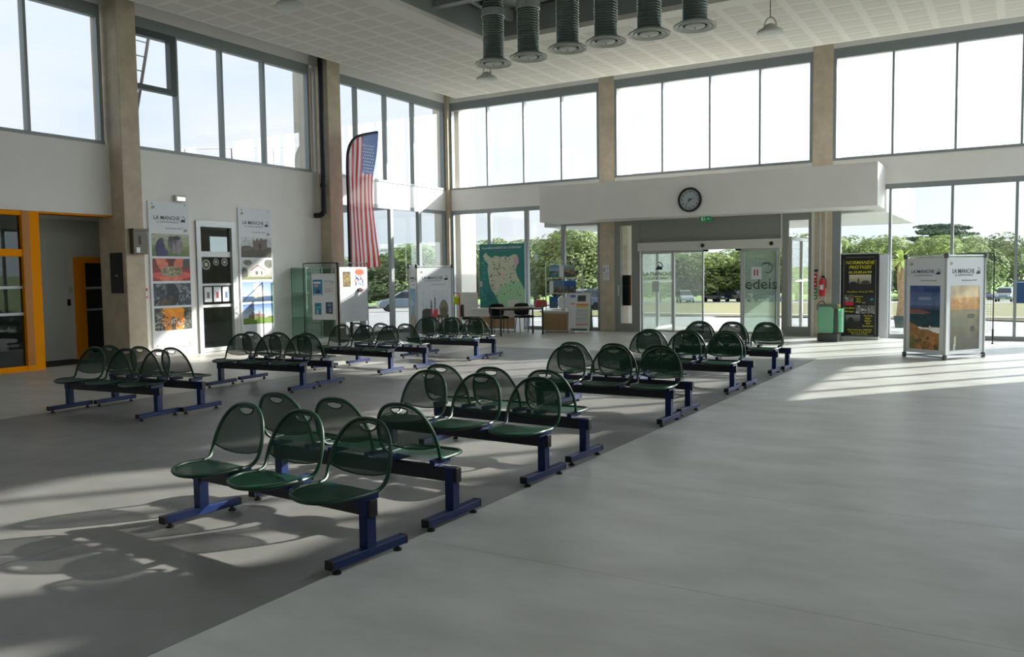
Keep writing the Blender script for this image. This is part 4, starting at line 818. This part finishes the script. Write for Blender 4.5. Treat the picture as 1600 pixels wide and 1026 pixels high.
def chair(name_label, loc, rz, src=None):
    if src: c = copy_tree(src); c.location = loc; c.rotation_euler = (0, 0, rz); c['label'] = name_label; return c
    t = thing('office_chair', name_label, 'chair', loc, rz, 'black padded chairs at the writing table'); FAB = mat('black upholstery', (20, 20, 22), .9)
    MB().box(-.23, .23, -.22, .22, .43, .49).obj('seat', FAB, t, bevel=.02)
    bb = MB(); o_ = [(.22*math.copysign(abs(math.cos(a))**.5, math.cos(a)), .66+.17*math.copysign(abs(math.sin(a))**.6, math.sin(a))) for a in np.linspace(0, 2*PI, 24, endpoint=False)]
    bb.prism(o_, .2, .25).obj('backrest', FAB, t)
    for s in (-1, 1):
        MB().tube([(s*.2, -.2, 0), (s*.19, -.14, .44)], .011, 6).obj('leg', BLKM, t); MB().tube([(s*.2, .24, 0), (s*.19, .14, .44), (s*.19, .2, .5), (s*.19, .23, .6)], .011, 6).obj('leg', BLKM, t)
    return t
ch = chair('black padded chair, middle of the three at the writing table', (3.06, -1.98, 0), math.radians(50)); chair('black padded chair nearest the red handbag', (3.52, -1.38, 0), math.radians(50), ch); chair('black padded chair at the table end, seen side-on beside the benches', (2.44, -2.48, 0), math.radians(118), ch)
hb = thing('handbag', 'red and tan handbag standing on the writing table', 'bag', (4.28, -1.78, .75), math.radians(54))
MB().prism([(-.17, 0), (.17, 0), (.15, .19), (-.13, .2)], -.07, .07).obj('bag_body', mat('tan red leather', (142, 62, 44), .5), hb, bevel=.02); MB().prism([(-.18, 0.01), (-.08, .0), (-.06, .19), (-.14, .19)], -.074, .074).obj('side_panel', mat('crimson leather', (160, 30, 36), .5), hb)
MB().tube(spline([(-.07, 0, .18), (-.05, 0, .27), (.05, 0, .27), (.08, 0, .18)], 5), .009, 6).obj('handle', mat('brown strap', (90, 58, 36), .6), hb)
bt = thing('water_bottle', 'clear upright water bottle on the writing table by the handbag', 'bottle', (4.05, -1.9, .75)); MB().lathe([(0, 0), (.035, 0), (.037, .02), (.037, .2), (.015, .25), (.015, .28), (0, .28)], n=14).obj('bottle_body', glass('bottle plastic', (.8, .88, .92)), bt, smooth=True); MB().lathe([(0, .27), (.018, .27), (.018, .3), (0, .3)], n=10).obj('cap', MATS['white film'], bt)
tr_ = thing('red_trolley', 'small red handled trolley with a yellow-green bundle behind the flags display', 'trolley', (1.13, -1.30, 0))
MB().tube(spline([(-.14, 0, .15), (-.14, 0, 1.0), (-.12, 0, 1.1), (.12, 0, 1.1), (.14, 0, 1.0), (.14, 0, .15)], 4), .014, 6).obj('handle', MATS['signal red'], tr_); box('bundle', -.13, .13, -.06, .08, .78, 1.02, mat('lime plastic', (182, 200, 30), .6), tr_, bevel=.04); box('deck', -.16, .16, -.2, .05, .1, .14, BLKM, tr_)
for s in (-1, 1): MB().lathe([(0, -.02), (.08, -.02), (.08, .02), (0, .02)], n=14).obj('wheel', BLK, tr_, loc=(s*.17, 0, .08)).rotation_euler = (0, PI/2, 0)
# brochure rack, cabinet, A-frame
rk = thing('brochure_rack', 'white wire brochure rack with photo leaflets against the window', 'rack', (3.74, -.5, 0)); WIRE = mat('white wire', (214, 216, 212), .4)
f = MB()
for xx in (0, .9, 1.10): f.bar((xx, 0 if xx < 1 else .15, .0), (xx, 0 if xx < 1 else .15, 2.0), .014, 6)
for z in (2.0, 1.52, 1.08, .64): f.bar((0, 0, z), (.9, 0, z), .009, 6); f.bar((.9, 0, z), (1.1, .15, z), .009, 6)
f.obj('wire_frame', WIRE, rk)
for i in range(1, 5): MB().bar((i*.18, .01, .64), (i*.18, .01, 2.0), .004, 5).obj('wire', WIRE, rk)
def sea(c1, c2, c3, w_, h_, sd): return Pic(w_, h_, 24, 20).grad(.5, 1, c2, c1).grad(0, .5, c3, (80, 120, 130)).speck(14, [c3, (190, 120, 60), (60, 60, 54)], .08, sd, (0, 1, 0, .5))
for (x0, z0, w_, h_, cc, sd) in ((.14, 1.55, .30, .34, ((70, 120, 176), (150, 180, 200), (40, 130, 140)), 1), (.60, 1.55, .34, .34, ((150, 160, 150), (110, 120, 110), (46, 56, 40)), 2), (.26, 1.10, .32, .34, ((66, 120, 170), (110, 120, 130), (96, 84, 78)), 3), (.60, 1.10, .38, .34, ((30, 90, 176), (40, 80, 140), (50, 52, 60)), 4), (.12, .66, .28, .33, ((20, 80, 160), (30, 90, 160), (40, 96, 130)), 5)): sea(*cc, w_, h_, sd).obj('leaflet', rk, (x0, -.02, z0))
for (x0, z0, w_) in ((.45, 1.55, .14), (.13, 1.10, .12), (.42, .66, .18), (.62, .66, .2)): box('white_leaflet', x0, x0+w_, -.022, -.018, z0, z0+.33, PAPER, rk)
cb = thing('oak_cabinet', 'low oak fronted cabinet with white top under the brochure rack', 'cabinet', (3.80, -.88, 0)); box('carcass', 0, .82, .0, .38, .02, .56, WLAM, cb); box('door', .02, .80, -.02, 0, .06, .52, OAK, cb); box('worktop', -.03, .85, -.04, .40, .56, .6, WLAM, cb, bevel=.004)
af = thing('a_frame_sign', 'white A-frame pavement sign with coloured list beside the brochure rack', 'sign', (4.68, -.98, 0), math.radians(12))
Mx = Matrix.Rotation(math.radians(-11), 4, 'X')
fr_ = MB().box(0, .62, -.012, .012, .12, 1.12, Mx).obj('front_board', WLAM, af, bevel=.004); MB().box(.0, .62, -.012, .012, .05, 1.0, Matrix.Translation((0, .44, 0)) @ Matrix.Rotation(math.radians(13), 4, 'X')).obj('back_board', mat('teal grey board', (120, 140, 138), .5), af)
for xx in (.04, .58): MB().box(xx-.02, xx+.02, -.012, .012, 0, .14, Mx).obj('leg', WLAM, af)
ap = Pic(.56, .94, 40, 60, (206, 210, 214)); ap.rect(.4, .8, .78, .95, (70, 76, 76)).rect(.02, .3, .9, .97, (90, 120, 180)).rect(.05, .3, .7, .72, (206, 110, 120)).rect(.33, .97, .66, .70, (214, 120, 84)).rect(.33, .97, .60, .655, (206, 190, 90)).rect(.33, .97, .12, .58, (186, 188, 190)).rect(.33, .97, .50, .51, (150, 160, 170)).rect(.33, .97, .38, .39, (150, 160, 170)).rect(.33, .97, .26, .27, (150, 160, 170)).rect(.33, .97, .06, .10, (206, 120, 124)).rect(.92, .97, .1, .66, (190, 190, 110))
o = ap.obj('printed_list', af, (0, 0, 0), -.016); o.matrix_local = Matrix.Rotation(math.radians(-11), 4, 'X') @ Matrix.Translation((.03, 0, .15))
tag(box('window_notice', 3.10, 3.21, -.012, -.008, 2.05, 2.22, PAPER), 'small white notice stuck on the window right of the teal map', 'notice')

# ------------------------------------------------------------------ ceiling ducts and lamps
def duct(i, x_, y_, zb, lb):
    t = thing('air_duct', lb, 'air duct', (x_, y_, zb), 0, 'row of hanging ventilation ducts')
    prof = []; z = .06; k = 0
    while z < 7.42-zb: prof += [(.215, z), (.228, z+.012), (.215, z+.024)]; z += .05
    MB().lathe(prof, n=24).obj('corrugated_duct', GALV, t, smooth=True)
    MB().lathe([(.232, .95), (.245, .96), (.245, 1.10), (.232, 1.11)], n=24).obj('collar', ALUL, t)
    DF = mat('diffuser white', (176, 180, 172), .5)
    MB().lathe([(.21, .1), (.25, .09), (.385, .02), (.39, .0), (.375, -.012), (.33, .0), (.31, .012), (.26, .03), (.24, .04)], n=36).obj('diffuser_ring', DF, t, smooth=True)
    MB().lathe([(.285, .02), (.29, .0), (.27, -.005), (.235, .01), (.22, .03)], n=32).obj('inner_ring', DF, t, smooth=True); MB().lathe([(0, -.02), (.06, -.02), (.17, .0), (.18, .015), (0, .03)], n=28).obj('centre_cone', DF, t, smooth=True)
    MB().lathe([(0, .05), (.3, .05), (.3, .07), (0, .07)], n=24).obj('plenum_plate', BLK, t); MB().lathe([(0, -.03), (.015, -.03), (.015, -.018), (0, -.018)], n=8).obj('screw', BLK, t)
names = ['nearest the corner lamp, first of six', 'second of the row of six', 'third of the row of six', 'fourth of the row of six', 'fifth of the row of six', 'nearest the lamp on the long cable']
for i, (x_, y_) in enumerate(((5.97, -6.72), (6.83, -6.76), (7.79, -6.90), (8.62, -6.93), (9.50, -6.95), (10.37, -6.95))): duct(i, x_, y_, 6.0, 'silver corrugated duct with round diffuser, '+names[i])
lp = None
for (x_, y_, lb) in ((5.15, -5.70, 'round bell ceiling lamp below the first ventilation duct'), (11.42, -5.85, 'round bell ceiling lamp on its cable near the entrance windows'), (5.25, -11.74, 'round bell ceiling lamp over the side windows')):
    if lp is None:
        lp = thing('bell_lamp', lb, 'lamp', (x_, y_, 6.0), 0, 'bell lamps hanging from the ceiling')
        MB().lathe([(0, .15), (.05, .15), (.09, .13), (.13, .08), (.225, .03), (.24, .0), (.235, -.02), (.2, -.03)], n=32).obj('shade', LAMPW, lp, smooth=True); MB().lathe([(0, -.045), (.1, -.042), (.21, -.028), (.21, -.02), (0, -.02)], n=28).obj('diffuser', mat('lamp diffuser', (206, 210, 202), .4), lp, smooth=True)
        MB().tube([(.11*math.cos(a), 0, .1+.17*math.sin(a)) for a in np.linspace(0, PI, 12)], .014, 6).obj('yoke', LAMPW, lp); MB().bar((0, 0, .26), (0, 0, .82), .008, 6).obj('cable', BLK, lp); MB().lathe([(0, .78), (.05, .78), (.05, .81), (0, .81)], n=12).obj('ceiling_rose', LAMPW, lp)
    else: c = copy_tree(lp); c.location = (x_, y_, 6.0); c['label'] = lb

# ------------------------------------------------------------------ outdoors
def zs(x, y): return -0.025*max(0, math.hypot(x-8, y)-3)-.06
def zfar(r, a): return zs(128, 0)+(r-120)*.018*(1+.5*math.sin(a*5))
def gz(x, y):
    r = math.hypot(x-8, y); return zs(x, y) if r <= 120 else zfar(r, math.atan2(y, x-8))
def terrain(name, m, test, lift, rings, na, a0=-.2, a1=PI+.35):
    mb = MB(); vs = []; idx = {}
    for i, r in enumerate(rings):
        for j in range(na+1):
            a = a0+(a1-a0)*j/na; x_, y_ = 8+r*math.cos(a), r*math.sin(a); z = -0.025*max(0, r-3)-.06
            if r > 120: z = zfar(r, a)
            idx[i, j] = len(vs); vs.append((x_, y_, z+lift))
    fs = [(idx[i, j], idx[i+1, j], idx[i+1, j+1], idx[i, j+1]) for i in range(len(rings)-1) for j in range(na) if test(*vs[idx[i, j]][:2])]
    mb.add(vs, fs); return struct(mb.obj(name, m))
ASPH = mat('pale asphalt', (134, 135, 135), .9, noise=.08, nscale=.6); GRASS = mat('dry mown grass', (94, 93, 44), .95, noise=.22, nscale=.5)
terrain('ground', ASPH, lambda x, y: (y > -3 or x < -2) , 0, [.0, 3, 6, 10, 15, 20, 30, 40, 60, 80, 100, 120], 60, -.35, PI+.8)
terrain('lawn', GRASS, lambda x, y: y > 15 and x > -9+(-.25)*(y-16), .05, list(np.arange(14, 76, 1.5)), 150)
terrain('field', mat('far meadow', (120, 146, 74), .95, noise=.25, nscale=.05), lambda x, y: True, .05, [112, 120, 140, 170, 210, 260, 330, 420], 60, -.35, PI+.8)
struct(MB().box(-1, 17, 16.2, 16.5, -.48, -.28).obj('kerb', CONCX))
rd = MB(); prev = None
for y_ in (92, 105, 120, 140, 170, 200, 240):
    xa = 17-(y_-92)*.02; wd = 5.5-(y_-92)*.012; cur = [(xa-1.5, y_, gz(xa, y_)+.12), (xa-1.5+wd, y_, gz(xa+wd, y_)+.12)]
    if prev: rd.add([prev[0], prev[1], cur[1], cur[0]], [(0, 1, 2, 3)])
    prev = cur
struct(rd.obj('road', ASPH))
pm = MB(); 
for k in range(4): pm.add([(-2.0+k*5, 5.2, -.14), (-1.85+k*5, 5.2, -.14), (-.85+k*5, 10.2, -.27), (-1.0+k*5, 10.2, -.27)], [(0, 1, 2, 3)])
struct(pm.obj('road_marking', mat('white road paint', (220, 220, 216), .8)))
struct(MB().box(-14, -.9, -24, -6.2, -.1, 4.0).obj('annexe_roof', mat('annexe roof', (150, 152, 150), .8))) if False else None
# tree kinds
LEAFM = [mat('leaf green %d' % i, c, .75, noise=.3, nscale=.8) for i, c in enumerate(((106, 122, 82), (124, 142, 90), (138, 154, 94), (86, 102, 84)))]
for m_ in LEAFM:
    t = m_.node_tree; b = t.nodes['Principled BSDF']; o = t.nodes['Material Output']; tl = t.nodes.new('ShaderNodeBsdfTranslucent'); m1 = t.nodes.new('ShaderNodeMixShader'); m1.inputs[0].default_value = .4
    src = b.inputs['Base Color'].links[0].from_socket; t.links.new(src, tl.inputs[0]); t.links.new(b.outputs[0], m1.inputs[1]); t.links.new(tl.outputs[0], m1.inputs[2]); t.links.new(m1.outputs[0], o.inputs[0])
BARK = mat('bark', (86, 74, 62), .9)
def crown_mesh(kind, seed):
    q = random.Random(seed); mb = MB(); lumps = []
    if kind == 3:
        for k in range(16): lumps.append((q.uniform(-.30, .30)*(1.15-.05*k), q.uniform(-.3, .3)*(1.15-.05*k), .5+.03*k, .20, .022))
        lumps.append((0, 0, .55, .2, .3))
    else:
        for k in range(16):
            a = q.uniform(0, 2*PI); r = q.uniform(0, .34); z = q.uniform(.22, .82); lumps.append((r*math.cos(a), r*math.sin(a), z, q.uniform(.13, .22), q.uniform(.11, .17)))
        lumps.append((0, 0, .5, .38, .4))
    for (cx, cy, cz, rr_, rz_) in lumps:
        for _ in range(360 if rr_ < .3 else 900):
            d = Vector((q.gauss(0, 1), q.gauss(0, 1), q.gauss(0, 1))).normalized(); p = Vector((cx+d.x*rr_, cy+d.y*rr_, cz+d.z*rz_))*1.0
            if p.z > 1: p.z = 1
            n = (d+Vector((q.uniform(-.6, .6), q.uniform(-.6, .6), q.uniform(-.2, .8)))).normalized(); u = n.orthogonal().normalized(); v = n.cross(u); s_ = q.uniform(.012, .026)
            mb.add([p+u*s_, p+v*s_*.7, p-u*s_, p-v*s_*.7], [(0, 1, 2, 3)])
    return mb.mesh('crown', LEAFM[kind])
CR = {(k, s): crown_mesh(k, k*10+s) for k in range(3) for s in range(2)}; CR[3, 0] = crown_mesh(3, 77)
TRK = MB().tube([(0, 0, 0), (.01, 0, .3), (0, .01, .6)], [.02, .015, .008], 7).mesh('trunk', BARK)
TREES = [(-48.4, 50.8, 5.5, 14, 0), (-49.6, 55.9, 6.2, 12, 1), (-54.5, 64.7, 7.5, 13, 0), (-44.7, 56.6, 7.6, 12, 1), (-46.2, 62.7, 8.8, 13, 2), (-54.3, 76.5, 9.4, 12, 0), (-50.4, 76.5, 7.4, 13, 1), (-44.9, 72.8, 8.9, 14, 2), (-38.2, 67.4, 8.6, 13, 1), (-38.7, 74.1, 9.3, 13, 0), (-29.8, 63.1, 9.0, 12, 1), (-26.0, 60.7, 8.9, 12, 2), (-25.0, 63.7, 8.7, 12, 1), (-25.4, 70.4, 8.4, 12, 0), (-23.0, 69.6, 8.1, 12, 1), (-25.6, 84.4, 6.9, 14, 0), (-23.7, 90.2, 7.4, 14, 2), (-21.7, 96.1, 7.5, 14, 1), (-17.9, 96.0, 8.0, 14, 2), (-13.9, 96.1, 8.6, 13, 1), (-10.0, 93.8, 10.0, 13, 2), (-6.0, 105.5, 8.8, 15, 1), (-4.3, 112.4, 9.7, 14, 2), (-1.2, 110.7, 9.8, 14, 1), (2.1, 105.7, 9.9, 15, 2), (3.8, 116.1, 9.8, 14, 1), (5.4, 135.7, 12.8, 18, 3), (9.1, 126.3, 9.4, 13, 1), (11.0, 136.7, 11.0, 14, 0), (9.0, 208.0, 9.4, 18, 0), (9.1, 266.6, 7.3, 22, 1), (12.8, 292.2, 6.4, 24, 0), (17.0, 283.0, 7.1, 24, 0), (21.8, 309.3, 7.6, 24, 1)]
TL = ['dark green bushy tree', 'mid green bushy tree', 'bright green bushy tree']
ORD = 'first second third fourth fifth sixth seventh eighth ninth tenth eleventh twelfth thirteenth fourteenth fifteenth sixteenth seventeenth eighteenth nineteenth twentieth'.split(); cnt = {0: 0, 1: 0, 2: 0}
for i, (x_, y_, h, w_, k) in enumerate(TREES):
    z = zs(x_, y_) if y_ < 180 else gz(x_, y_)
    lb = 'dark flat-topped pine standing above the tree belt' if k == 3 else '%s, %s of its kind in the belt from the feather flag' % (TL[k], ORD[cnt[k]])
    if k < 3: cnt[k] += 1
    t = thing('pine_tree' if k == 3 else 'broadleaf_tree', lb, 'tree', (x_, y_, z), 0, 'trees beyond the car park')
    c = put('crown', CR[k, 0 if k == 3 else i % 2], t); c.scale = (w_, w_, h); c.rotation_euler = (0, 0, i*1.7); tt = put('trunk', TRK, t); tt.scale = (w_, w_, h)
# cars
CG = mat('car glass', (30, 36, 42), .1); TYRE = mat('tyre', (24, 24, 25), .8); HL = mat('headlight', (220, 224, 226), .2); TLT = mat('tail light', (200, 24, 40), .3)
def car(x_, y_, rz, rgb, lb, mpv=False, h=1.5, ln=4.2, cat='car'):
    t = thing('parked_car', lb, cat, (x_, y_, zs(x_, y_)), rz, 'cars parked outside'); k = h/1.5; q = ln/4.2
    pm_ = mat('car paint %d %d %d' % rgb, rgb, .25, .2, coat=.6)
    s_ = [(-2.1*q, .35), (-2.08*q, .75*k), (-1.9*q, .95*k), (1.0*q, .95*k), (1.75*q, .82*k), (2.05*q, .65*k), (2.1*q, .35)]
    MB().prism(s_, -.84, .84).obj('body', pm_, t, bevel=.06)
    r_ = [(-1.95*q, .93*k), (-1.7*q, 1.38*k), (-1.3*q, 1.49*k), (-.1*q, 1.5*k), (.35*q, 1.38*k), (1.15*q, .93*k)]
    def taper(mb, pts, y0, y1, top): 
        n = len(pts); vs_ = [(a, y0 if b < .95*k+.01 else y0+top, b) for a, b in pts]+[(a, y1 if b < .95*k+.01 else y1-top, b) for a, b in pts]; return mb.add(vs_, [tuple(range(n)), tuple(range(2*n-1, n-1, -1))]+[(i, i+n, (i+1) % n+n, (i+1) % n) for i in range(n)])
    taper(MB(), r_, -.80, .80, .16).obj('glasshouse', CG, t); taper(MB(), [(-1.72*q, 1.36*k), (-1.3*q, 1.50*k), (-.1*q, 1.515*k), (.36*q, 1.37*k)], -.66, .66, .0).obj('roof', pm_, t)
    for a in (-1.3*q, 1.3*q):
        for b in (-.78, .78): MB().lathe([(0, -.1), (.2, -.1), (.31, -.1), (.32, 0), (.31, .1), (.2, .1), (0, .1)], n=16).obj('wheel', TYRE, t, loc=(a, b, .32)).rotation_euler = (PI/2, 0, 0)
    for b in (-.62, .62): box('headlight', 1.9*q, 2.1*q, b-.16, b+.16, .6*k, .74*k, HL, t); box('tail_light', -2.13*q, -2.05*q, b-.14, b+.14, .72*k, .9*k, TLT, t)
    box('number_plate', 2.09*q, 2.12*q, -.25, .25, .42, .53, PAPER, t); return t
car(-27.2, 32.3, math.radians(227), (112, 124, 138), 'blue grey people carrier parked outside the side window', h=1.72, ln=4.5)
car(-20.4, 79.7, math.radians(-62), (178, 184, 190), 'silver car parked beyond the lawn, nearest the sliding door logo', h=1.55)
car(-19.2, 88.5, math.radians(-30), (44, 46, 60), 'dark car with pale bonnet, first of two seen through the open door', h=1.5, ln=4.0)
car(-16.0, 87.5, math.radians(-40), (30, 36, 60), 'dark blue car, second of two seen through the open door', h=1.55, ln=4.0)
car(-12.6, 89.0, math.radians(-40), (90, 120, 150), 'light blue car parked beyond the lawn behind the lettered door glass', h=1.5)
car(-9.9, 31.5, math.radians(150), (60, 84, 120), 'blue car parked outside behind the A-frame sign', h=1.5)
car(-11.6, 33.0, math.radians(150), (190, 196, 200), 'pale car parked outside behind the brochure rack', h=1.5)
car(13.9, 94.2, math.radians(-95), (120, 132, 136), 'grey van parked beyond the lawn by the blue container', h=1.75, ln=4.4)
car(10.5, 118, math.radians(-10), (120, 110, 190), 'violet car far off on the approach road', h=1.5)
cn = thing('blue_container', 'blue steel container standing beyond the lawn', 'container', (16.2, 79.5, zs(16, 79)-.05)); MB().box(-1.4, 2.0, 0, 3, 0, 2.2).obj('container_body', mat('container blue', (44, 84, 130), .6), cn, bevel=.03)
for xx in np.arange(-1.2, 2, .35): MB().box(xx, xx+.12, -.05, 0, .1, 2.1).obj('rib', MATS['container blue'], cn)
# palm in a planter outside
pp = thing('palm_tree', 'small palm with a fibrous trunk outside the entrance window', 'palm', (12.56, 4.4, -.02)); MB().tube([(0, 0, .3), (.02, 0, .8), (-.02, .02, 1.4), (0, 0, 1.85)], [.14, .11, .11, .13], 12).obj('trunk', mat('palm fibre', (176, 150, 122), .9, bump=.6, nscale=20, noise=.3), pp, smooth=True)
MB().lathe([(0, 0), (.16, 0), (.2, .34), (.17, .34), (.15, .3), (0, .3)], n=18).obj('pot', mat('slate pot', (70, 92, 92), .6), pp)
FR = mat('palm frond', (196, 214, 130), .6); q = random.Random(3)
for k in range(60):
    a = k*2.4; el = q.uniform(-.5, 1.5); ln = q.uniform(.4, .75); P0 = Vector((0, 0, 1.85)); d = Vector((math.cos(a)*math.cos(el), math.sin(a)*math.cos(el), math.sin(el))); mb = MB(); sd = d.cross(Vector((0, 0, 1))).normalized(); pts = []
    for j in range(7): v = j/6; pts.append(P0+d*ln*v+Vector((0, 0, -.35*v*v)))
    for j in range(6):
        w0 = .008+.035*math.sin(PI*min(1, j/6)); w1 = .008+.035*math.sin(PI*min(1, (j+1)/6)); mb.add([pts[j]-sd*w0, pts[j], pts[j]+sd*w0, pts[j+1]+sd*w1, pts[j+1], pts[j+1]-sd*w1], [(0, 1, 4, 5), (1, 2, 3, 4)])
    mb.obj('frond', FR, pp)
tag(box('wheelie_bin', 12.85, 13.35, 8.2, 8.8, zs(13, 8.5), zs(13, 8.5)+1.1, mat('slate blue plastic', (70, 96, 130), .5), bevel=.04), 'slate blue box standing outside behind the palm', 'bin')
# roof ladder and guard rail seen through the high side windows
ld = thing('roof_ladder', 'leaning metal ladder outside the high side window', 'ladder', (-1.5, -9.75, 4.0)); 
for dy in (0, .45): MB().bar((0, dy-.35-.45, 0), (0, dy+.45-.45, 3.6), .035, 8).obj('rail', mat('ladder steel', (120, 112, 108), .5, .3), ld)
for k in range(1, 11): v = k/11; MB().bar((0, -.35-.45+.8*v, 3.6*v), (0, .1-.45+.8*v+0, 3.6*v), .015, 6).obj('rung', MATS['ladder steel'], ld)
gr = thing('guard_rail', 'thin metal guard rail on the annexe roof outside the high side windows', 'railing', (-4, -6, 4.6))
MB().bar((0, -.6, .55), (0, 4.3, 1.22), .02, 6).obj('rail', MATS['ladder steel'], gr); MB().bar((0, 1.6, .15), (0, 4.3, .62), .02, 6).obj('rail', MATS['ladder steel'], gr)
for yy in (-.6, 1.0, 2.59, 4.1): MB().bar((0, yy, -.6), (0, yy, .63+.137*yy), .02, 6).obj('post', MATS['ladder steel'], gr)
struct(MB().box(-9, -.9, -20, -1.2, 3.7, 3.95).obj('roof_annexe', mat('annexe roof felt', (140, 142, 140), .8)))
